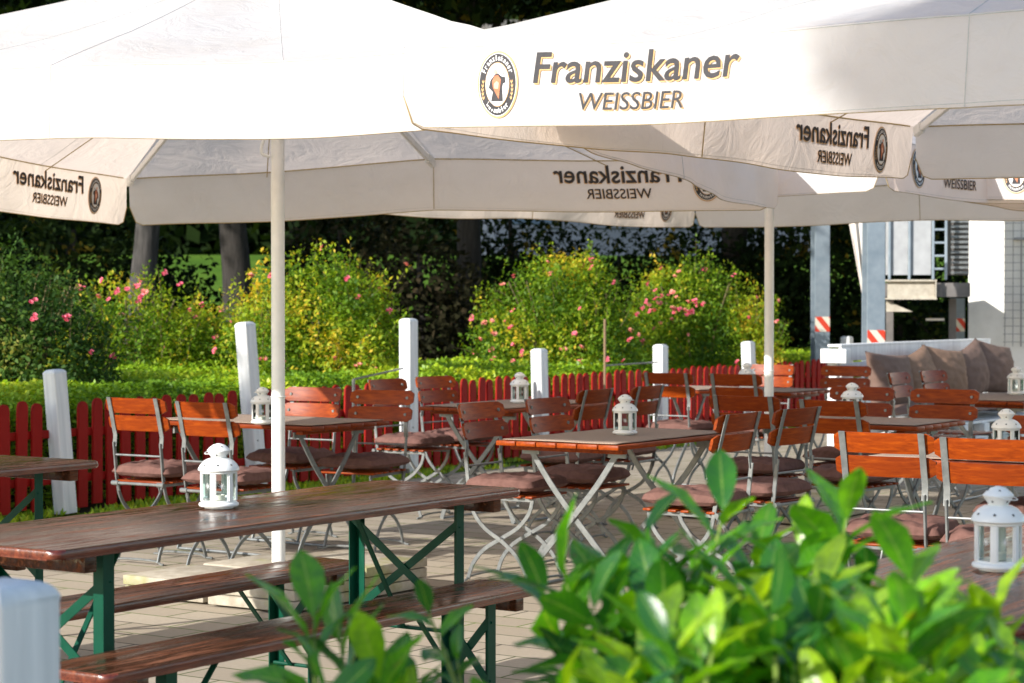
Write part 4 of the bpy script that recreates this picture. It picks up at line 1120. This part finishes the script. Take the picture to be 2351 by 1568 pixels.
def rose(vx, Y, hw, ztop, label, seed, N=11000, mat='rose_leaf', nb=26, zc=None, extra=(), yellow=0.05, bunch=None, dep=0.75):
    c = at(vx, 690, Y); c.z = 0
    r = empty('rose_bush', c, 0, label=label, cat='rose bush', group='rose bushes behind the fence')
    zm = ztop * 0.52; blobs = [(0, 0, zm, hw * .85, dep, ztop * .44), (-hw * .45, -.1, zm * .8, hw * .5, dep * .8, ztop * .36), (hw * .45, -.15, zm * .8, hw * .5, dep * .8, ztop * .36)] + list(extra)
    o, P, D, stems = leaf_cloud('foliage', blobs, int(N * 2.0), 0.047, M[mat], r, seed, zmin=0.02, shoots=80, ragged=0.36, shell=0.4, yellow=yellow)
    for k in range(7):
        a = rnd.uniform(0, 6.28); stems.sweep(smoothpath([(rnd.uniform(-.1, .1), rnd.uniform(-.1, .1), 0), (math.cos(a) * hw * .3, math.sin(a) * .2, zm), (math.cos(a) * hw * .6, math.sin(a) * .4, ztop * .85)], 4), 0.009, 5)
    stems.build('canes', M['twig'], r)
    rg = np.random.default_rng(seed + 50); fr = P[(P[:, 1] < 0.15) & (P[:, 2] > ztop * .35) & (D[:, 1] < 0.3)]
    out = np.linalg.norm((fr - np.array([0, 0, zm])) / np.array([hw, dep, ztop * .48]), axis=1); fr = fr[out > 0.86]
    idx = rg.integers(len(fr), size=nb)
    for k in idx:
        p = fr[k]
        if bunch is not None and rg.random() < .5: p = np.array(bunch) + rg.normal(size=3) * np.array([.17, .08, .09])
        b = bpy.data.objects.new('blossom_cluster', BLM[rg.integers(6)]); C.objects.link(b); b.parent = r
        b.location = tuple(p + np.array([0, -0.05, 0.02])); b.rotation_euler = (rg.uniform(.1, 1.3), 0, rg.uniform(-1, 1)); s_ = rg.uniform(.5, .9); b.scale = (s_, s_, s_)
    return r
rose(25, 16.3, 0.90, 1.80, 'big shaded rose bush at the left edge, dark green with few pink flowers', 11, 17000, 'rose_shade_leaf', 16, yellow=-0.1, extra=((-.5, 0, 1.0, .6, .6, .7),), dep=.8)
rose(300, 19.2, 0.78, 1.68, 'sunlit rose bush with a bright pink flower cluster, left, below the grey trunk', 12, 9500, nb=26, bunch=(0.0, -.45, 1.48), yellow=.12)
rose(470, 19.8, 0.48, 1.42, 'low sunlit rose bush between two taller ones, right of centre-left gap', 13, 7000, nb=10, yellow=.14)
rose(720, 19.0, 0.92, 1.86, 'large yellow-green rose bush directly behind the near parasol pole', 14, 13500, nb=18, yellow=.18, extra=((.35, 0, 1.35, .35, .4, .35),))
rose(1280, 21.6, 0.98, 1.90, 'large sunlit rose bush full of pink flowers in the centre background', 15, 14000, nb=40, yellow=.10, extra=((.15, 0, 1.45, .45, .5, .45),))
rose(1600, 23.3, 1.02, 1.86, 'sunlit rose bush with dense pink flowers left of the far pole', 16, 14000, nb=46, yellow=.10, bunch=(-0.35, -.6, 1.35), extra=((-.15, 0, 1.4, .45, .5, .42),))

# ------------------------------------------------------------ low hedge
def hedge(u0, u1, w0, w1, h, N, label, seed):
    rg = np.random.default_rng(seed)
    u_ = rg.uniform(u0, u1, N); v_ = w0 + (w1 - w0) * rg.random(N) ** 1.5
    hh = np.array([h + 0.10 * noise.noise(Vector((a * .9, b * .9, seed))) + 0.05 * noise.noise(Vector((a * 4, b * 4, seed))) for a, b in zip(u_, v_)])
    edge_ = np.minimum((v_ - w0) / 0.35, 1); hh = hh * (0.72 + .28 * np.sqrt(edge_))
    z = hh - rg.random(N) ** 2 * 0.14
    front = rg.random(N) < 0.30; v_[front] = w0 + rg.random(front.sum()) * .12; z[front] = rg.random(front.sum()) * h * .85
    P = np.outer(u_, np.array(U)) + np.outer(v_, np.array(W)); P[:, 2] = z
    c = uw(u0, w0); Pl = P - np.array(c)
    d = unit(N, rg) * np.array([1, 1, .5]) + np.array([0, 0, .12]); ups = unit(N, rg) * .45 + np.array([-.25, -.25, 1.0])
    tint = np.clip(0.42 + .8 * vnoise(P, 1.3, seed) + rg.normal(size=N) * .18, 0, 1)
    r = empty('low_hedge', c, 0, label=label, cat='hedge')
    leaves_mesh('foliage', Pl, d, ups, rg.uniform(.025, .055, N), tint, M['hedge_leaf'], r, width=.6)
    mb = MB(); n = 40; V = []
    core = (h - 0.16)
    for a, b in ((0, 0.12), (1, .12), (1, .9), (0, .9)):
        p = U * (a * (u1 - u0)) + W * (0.1 + b * (w1 - w0)); V += [p, p + Vector((0, 0, core * .82))]
    mb.add(V, [(0, 2, 3, 1), (2, 4, 5, 3), (4, 6, 7, 5), (6, 0, 1, 7), (1, 3, 5, 7)]); mb.build('woody_core', M['soil'], r, smooth=False)
hedge(7.5, 16.6, FW + 0.28, FW + 3.8, 0.80, 110000, 'low yellow-green leafy hedge behind the pickets at left and centre', 3)
hedge(16.7, 27.5, FW + 0.28, FW + 2.6, 0.77, 70000, 'low green hedge behind the far pickets, left of the sofa', 5)

# ------------------------------------------------------------ trees and dark shrubs behind
def tree(vx, Y, label, trunk_r, trunk_pts, blobs, N, leaf, seed, mat='tree_leaf', bark='bark', name='tree', cat='tree', group='trees behind the roses', shoots=0, zmin=.1, yellow=0.0, ragged=.35, limbs=6, x=None):
    c = at(vx, 690, Y) if x is None else Vector((x, Y, 0)); c.z = 0.0 if Y < 30 else 2.7 * min(1, (Y - 30) / 26) ** 1.2 - 0.05
    r = empty(name, c, 0, label=label, cat=cat, group=group)
    mb = MB(); pts = smoothpath(trunk_pts, 6); L = len(pts)
    mb.sweep(pts, [trunk_r * (1.25 - 0.7 * i / L) if i > 1 else trunk_r * 1.45 for i in range(L)], 12)
    rg = random.Random(seed)
    for k in range(limbs):
        b = blobs[k % len(blobs)]; i0 = int(L * rg.uniform(.55, .9)); p = pts[i0]; e = Vector(b[:3]) + Vector([rg.uniform(-.5, .5) * b[3 + q] for q in range(3)])
        mid = p.lerp(e, .5) + Vector((rg.uniform(-.3, .3), rg.uniform(-.3, .3), .2)) * trunk_r * 5; q = smoothpath([p, mid, e], 5)
        mb.sweep(q, [trunk_r * .42 * (1.1 - i / len(q)) for i in range(len(q))], 7)
    mb.build('trunk', M[bark], r)
    o, P, D, st = leaf_cloud('crown', blobs, N, leaf, M[mat], r, seed, zmin=zmin, shell=.75, ragged=ragged, width=.6, shoots=shoots, yellow=yellow)
    if st.v: st.build('twigs', M['twig'], r)
    return r
# tall trees arching over the garden; unseen forward crown lobes added to shade the background
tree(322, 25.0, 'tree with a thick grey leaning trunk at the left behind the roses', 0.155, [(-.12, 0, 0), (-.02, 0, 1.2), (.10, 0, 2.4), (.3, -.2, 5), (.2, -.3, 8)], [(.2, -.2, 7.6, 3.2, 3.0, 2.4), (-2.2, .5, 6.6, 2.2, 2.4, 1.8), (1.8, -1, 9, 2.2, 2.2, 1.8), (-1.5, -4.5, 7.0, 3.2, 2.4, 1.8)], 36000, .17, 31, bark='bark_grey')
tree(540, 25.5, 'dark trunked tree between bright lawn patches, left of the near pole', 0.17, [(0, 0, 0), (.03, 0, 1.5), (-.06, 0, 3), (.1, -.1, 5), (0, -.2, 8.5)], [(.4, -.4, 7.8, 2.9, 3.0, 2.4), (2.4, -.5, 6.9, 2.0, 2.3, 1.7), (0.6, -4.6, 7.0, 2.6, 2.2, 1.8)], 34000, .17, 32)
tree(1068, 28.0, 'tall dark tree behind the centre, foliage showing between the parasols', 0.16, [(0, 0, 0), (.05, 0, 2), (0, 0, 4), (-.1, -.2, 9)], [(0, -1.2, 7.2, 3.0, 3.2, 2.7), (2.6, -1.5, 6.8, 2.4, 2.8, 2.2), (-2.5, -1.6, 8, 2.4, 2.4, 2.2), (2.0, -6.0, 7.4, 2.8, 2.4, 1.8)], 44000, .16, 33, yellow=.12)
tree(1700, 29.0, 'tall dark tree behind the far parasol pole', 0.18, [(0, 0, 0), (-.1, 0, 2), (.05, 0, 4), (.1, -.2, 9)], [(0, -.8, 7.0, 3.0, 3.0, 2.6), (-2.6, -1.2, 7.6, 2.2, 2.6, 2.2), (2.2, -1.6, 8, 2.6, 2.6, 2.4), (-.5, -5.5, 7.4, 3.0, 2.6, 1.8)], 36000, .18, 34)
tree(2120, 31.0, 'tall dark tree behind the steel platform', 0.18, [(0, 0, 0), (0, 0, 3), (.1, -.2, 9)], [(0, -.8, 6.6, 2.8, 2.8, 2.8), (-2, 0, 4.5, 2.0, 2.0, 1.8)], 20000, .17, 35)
tree(0, 24, 'tall tree beyond the left edge shading the garden', 0.2, [(0, 0, 0), (0, 0, 4), (0, 0, 9)], [(0, 0, 7.6, 3.6, 3.4, 2.8), (3, -1, 8.4, 2.6, 2.8, 2.2)], 22000, .18, 36, x=-10.5)
tree(0, 21, 'second tall tree beyond the left edge shading the garden', 0.2, [(0, 0, 0), (0, 0, 4), (0, 0, 9)], [(0, 0, 8.6, 3.2, 3.2, 2.6), (-3, 1, 8, 2.8, 2.8, 2.4)], 20000, .18, 37, x=-13.5)
# shade for the left end of the fence and for the right parasol
tree(0, 7.6, 'added unseen small tree outside the left edge shading the fence end', 0.12, [(0, 0, 0), (0, 0, 3), (0, 0, 5)], [(0, 0, 5.3, 1.05, 1.05, 1.5)], 11000, .12, 38, x=-10.9, group='trees beside the viewer')  # stand-in tree added out of view to block sun from the fence end
tree(0, -5.9, 'tall tree behind the viewer casting shade on the right parasol', 0.2, [(0, 0, 0), (0, 0, 4), (.2, 0, 8)], [(0, 0, 10.5, 1.0, 1.0, 1.0), (1.0, -1.0, 10.7, 1.3, 1.3, 1.4), (.5, -.4, 11.7, 1.1, 1.1, .9)], 60000, .12, 39, x=-11.9, group='trees beside the viewer')

tree(0, -2.9, 'added unseen young tree behind the viewer at left shading the nearest post', 0.06, [(0, 0, 0), (0, 0, 2.5), (.1, 0, 5)], [(0, 0, 5.3, 1.0, 1.0, .8), (.25, .3, 6.6, .7, .7, .7)], 15000, .10, 41, x=-8.3, group='trees beside the viewer')  # added out of view to shade the nearest post and the right lantern
# dark shrubs
SH = [(-30, 23, 1.5, 1.9, 'tree_leaf', 'dark evergreen shrub at the far left behind the shaded rose'), (170, 26.5, 1.3, 2.9, 'tree_leaf', 'tall dark shrub left of the grey trunk'),
      (395, 27.5, .65, 2.2, 'tree_leaf', 'narrow dark shrub right of the grey trunk'), (960, 26.0, .85, 2.5, 'brown_leaf', 'brownish shaded shrub behind the tall centre post'),
      (780, 29.0, 1.0, 3.0, 'brown_leaf', 'dull brown-green shrub behind the yellow-green rose'), (1170, 29.5, 1.1, 3.2, 'tree_leaf', 'dark shrub behind the left side of the flowering centre rose'), (1420, 31, 1.2, 2.6, 'tree_leaf', 'dark shrub behind the gap between the two flowering roses'),
      (1660, 29, 1.1, 3.0, 'tree_leaf', 'dark shrub behind the rose near the far pole'), (1870, 28.5, 1.15, 3.2, 'tree_leaf', 'dark leafy shrub behind the left steel column'), (2060, 28, .9, 1.9, 'tree_leaf', 'dark shrub under the steel platform'), (2170, 31, .9, 2.6, 'tree_leaf', 'dark shrub seen in the gap beside the white wall')]
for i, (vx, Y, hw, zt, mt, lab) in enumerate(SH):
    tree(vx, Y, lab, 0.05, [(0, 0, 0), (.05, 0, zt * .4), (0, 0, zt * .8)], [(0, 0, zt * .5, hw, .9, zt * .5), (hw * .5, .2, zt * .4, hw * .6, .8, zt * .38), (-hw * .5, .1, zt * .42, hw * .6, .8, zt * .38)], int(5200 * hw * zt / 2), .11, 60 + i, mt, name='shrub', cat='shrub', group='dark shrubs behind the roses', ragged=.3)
# far wood closing the view
def far_wood():
    rg = np.random.default_rng(77); N = 120000
    x = rg.uniform(-24, 24, N); y = 62 + rg.uniform(0, 5, N); z = 2.0 + 11 * rg.random(N)
    keep = np.array([noise.noise(Vector((a * .35, c * .35, 2))) for a, c in zip(x, z)]) > -.8; x, y, z = x[keep], y[keep], z[keep]; N = len(x)
    P = np.stack([x, y, z], 1); tint = np.clip(.3 + .8 * vnoise(P, .4, 5) + rg.normal(size=N) * .12, 0, .95)
    o = leaves_mesh('far_wood', P, unit(N, rg), unit(N, rg), rg.uniform(.45, .9, N), tint, M['tree_leaf'], width=.7)
    tag(o, 'distant dark wood closing the view behind the lawn', 'wood', kind='stuff')
far_wood()
def far_building():
    c = Vector((4.0, 56, 2.6)); r = empty('far_building', c, R(6), label='pale blue-grey building glimpsed through the dark trees', cat='building')
    MB().box((0, 2, 3), (9, 4, 6)).build('wall', M['far_wall'], r, smooth=False)
    MB().box((0, 2, 6.1), (9.4, 4.4, 0.25)).build('roof', M['grating'], r, smooth=False)
    for k in range(4):
        for j in range(2):
            f = MB().box((-3.5 + k * 2.3, -0.02, 1.5 + j * 2.6), (1.5, 0.06, 1.5)).build('window', M['far_wall'], r, smooth=False)
            MB().box((-3.5 + k * 2.3, -0.07, 1.5 + j * 2.6), (1.3, 0.04, 1.3)).build('pane', M['far_glass'], f, smooth=False)
far_building()

# ------------------------------------------------------------ cherry laurel in the foreground
def laurel(name_label, shoots, seed):
    rg = np.random.default_rng(seed); c = Vector(shoots[0][0]); c.z = 0
    r = empty('laurel_shrub', c, 0, label=name_label, cat='shrub', group='cherry laurel shrubs in the foreground')
    P = []; D = []; Up = []; Sz = []; Ti = []; st = MB()
    for base, tip, nl, ls, young, spread in shoots:
        base = Vector(base) - c; tip = Vector(tip) - c; ax = (tip - base); L = ax.length; ax.normalize()
        bend = Vector(rg.normal(size=3)) * 0.05 * L; bend.y *= .5
        def pt(t): return base.lerp(tip, t) + bend * math.sin(math.pi * t)
        ph = rg.uniform(0, 6.28)
        nl = int(nl * 1.25)
        sm_ = MB() if len(shoots) < 60 else st
        sm_.sweep([pt(t) for t in np.linspace(0, 1, 9)], [0.0045 * (1.35 - t) for t in np.linspace(0, 1, 9)], 6)
        if sm_ is not st: sm_.build('stem', M['laurel_stem'], r)
        x = ax.orthogonal().normalized(); y = ax.cross(x)
        nl = max(4, nl - 1)
        for k in range(nl):
            f = (k + 1) / nl; t = 1 - (1 - f) * min(1, nl * 0.020 / L) ; p = pt(t)
            a = ph + k * 2.4 + rg.normal() * .25; out = x * math.cos(a) + y * math.sin(a)
            tl = spread * (1.55 - 1.05 * f) + rg.normal() * .16        # angle from the stem
            d = ax * math.cos(tl) + out * math.sin(tl); d.z -= 0.05 * (1 - f)
            P.append(p); D.append(d); u_ = (ax * math.sin(tl) - out * math.cos(tl)) + Vector(rg.normal(size=3)) * .45; Up.append(u_)
            s_ = ls * (0.72 + .45 * math.sin(math.pi * min(1, .2 + .75 * (1 - f)))) * rg.uniform(.7, 1.1); Sz.append(s_ * 0.86)
            Ti.append(np.clip(young * .75 + .35 * f * young + rg.normal() * .20 + .13, 0, 1))
    leaves_mesh('foliage', P, D, Up, Sz, Ti, M['laurel'], r, tmpl='full', width=.40, fold=.30, smooth=True)
    if st.v:
        o = st.build('stems', M['laurel_stem'], r); o['kind'] = 'stuff'
    return r
def shoot(bx, by, tx, ty, Y, n=9, ls=.115, young=.3, spread=1.0, dy=0.0): return (at(bx, by + 60, Y + dy), at(tx, ty + 42, Y), n, min(ls, .14), young, spread)
laurel('laurel sprigs at the bottom centre, left of the big laurel mass', [
    shoot(760, 1700, 720, 1380, 2.85, 6, .175, .42, .75), shoot(830, 1700, 780, 1440, 2.9, 7, .165, .35, .8), shoot(900, 1750, 870, 1520, 2.8, 9, .14, .5, .8),
    shoot(700, 1800, 740, 1560, 2.7, 8, .15, .3, .9), shoot(1120, 1720, 985, 1370, 3.0, 6, .085, .42, 1.0), shoot(1070, 1660, 1050, 1480, 3.05, 4, .075, .15, .9),
    shoot(1010, 1800, 950, 1560, 2.9, 8, .10, .45, .9), shoot(1150, 1850, 1120, 1600, 2.8, 8, .11, .6, 1.0), shoot(820, 1850, 900, 1600, 2.8, 8, .11, .5, 1.0)], 5)
mid = [shoot(1420, 1620, 1300, 1300, 2.85, 9, .165, .36, 1.05), shoot(1480, 1600, 1400, 1300, 3.0, 9, .155, .34, 1.05), shoot(1520, 1560, 1480, 1190, 3.1, 10, .115, .38, .95),
       shoot(1560, 1560, 1540, 1300, 2.95, 9, .15, .4, 1.1), shoot(1780, 1560, 1770, 1320, 2.95, 9, .15, .4, 1.1), shoot(1640, 1500, 1662, 1135, 3.0, 8, .135, .52, .85), shoot(1700, 1560, 1740, 1230, 3.1, 9, .15, .45, 1.0), shoot(1580, 1600, 1590, 1280, 3.0, 9, .12, .40, 1.0),
       shoot(1860, 1560, 1850, 1230, 3.0, 8, .155, .40, .9), shoot(1900, 1500, 1945, 1150, 3.0, 8, .155, .40, .85), shoot(1420, 1700, 1370, 1440, 3.2, 9, .11, .2, 1.1),
       shoot(1450, 1750, 1330, 1500, 3.1, 8, .10, .15, 1.1), shoot(1960, 1560, 1990, 1310, 3.0, 8, .12, .4, 1.0)]
mid += [shoot(1400, 1700, 1250, 1330, 2.9, 9, .14, .3, 1.1), shoot(1500, 1700, 1360, 1370, 2.8, 9, .14, .25, 1.1), shoot(1480, 1650, 1440, 1330, 2.95, 10, .14, .35, 1.1), shoot(1600, 1650, 1520, 1390, 2.8, 10, .14, .3, 1.1), shoot(1650, 1650, 1620, 1330, 2.9, 10, .13, .4, 1.1), shoot(1700, 1650, 1700, 1330, 2.85, 10, .13, .45, 1.1), shoot(1350, 1800, 1300, 1480, 2.9, 9, .13, .1, 1.2), shoot(1820, 1600, 1830, 1310, 2.9, 10, .13, .4, 1.1)]
laurel('tall laurel sprigs rising in front of the centre and right chairs', mid, 6)
rg0 = random.Random(21); mass = []
env = [(1440, 1450), (1520, 1400), (1600, 1360), (1700, 1330), (1800, 1330), (1900, 1330), (2000, 1320), (2100, 1330), (2180, 1400), (2250, 1450), (2360, 1430), (2420, 1430)]
for k in range(135):
    x = rg0.uniform(1430, 2420)
    for (xa, ya), (xb, yb) in zip(env[:-1], env[1:]):
        if xa <= x <= xb: e = ya + (yb - ya) * (x - xa) / (xb - xa)
    e = e if x >= 1440 else 1450
    Y = rg0.uniform(2.35, 3.1); ty = e + rg0.random() ** 1.2 * 190 + (3.1 - Y) * 60
    mass.append(shoot(x + rg0.uniform(-80, 80), ty + 330, x, ty, Y, rg0.randint(8, 11), rg0.uniform(.095, .125), rg0.choice((.35, .5, .7, .9)), 1.1))
mass += [shoot(2330, 1800, 2285, 1400, 2.75, 8, .11, .95, .6), shoot(1500, 1800, 1300, 1590, 2.6, 9, .11, .9, 1.1), shoot(1480, 1800, 1400, 1560, 2.6, 9, .115, .95, 1.1), shoot(2080, 1500, 2090, 1290, 2.7, 9, .13, .8, 1.1), shoot(1900, 1560, 1880, 1340, 2.75, 9, .125, .6, 1.1)]
laurel('dense bright yellow-green laurel mass filling the bottom right corner', mass, 8)
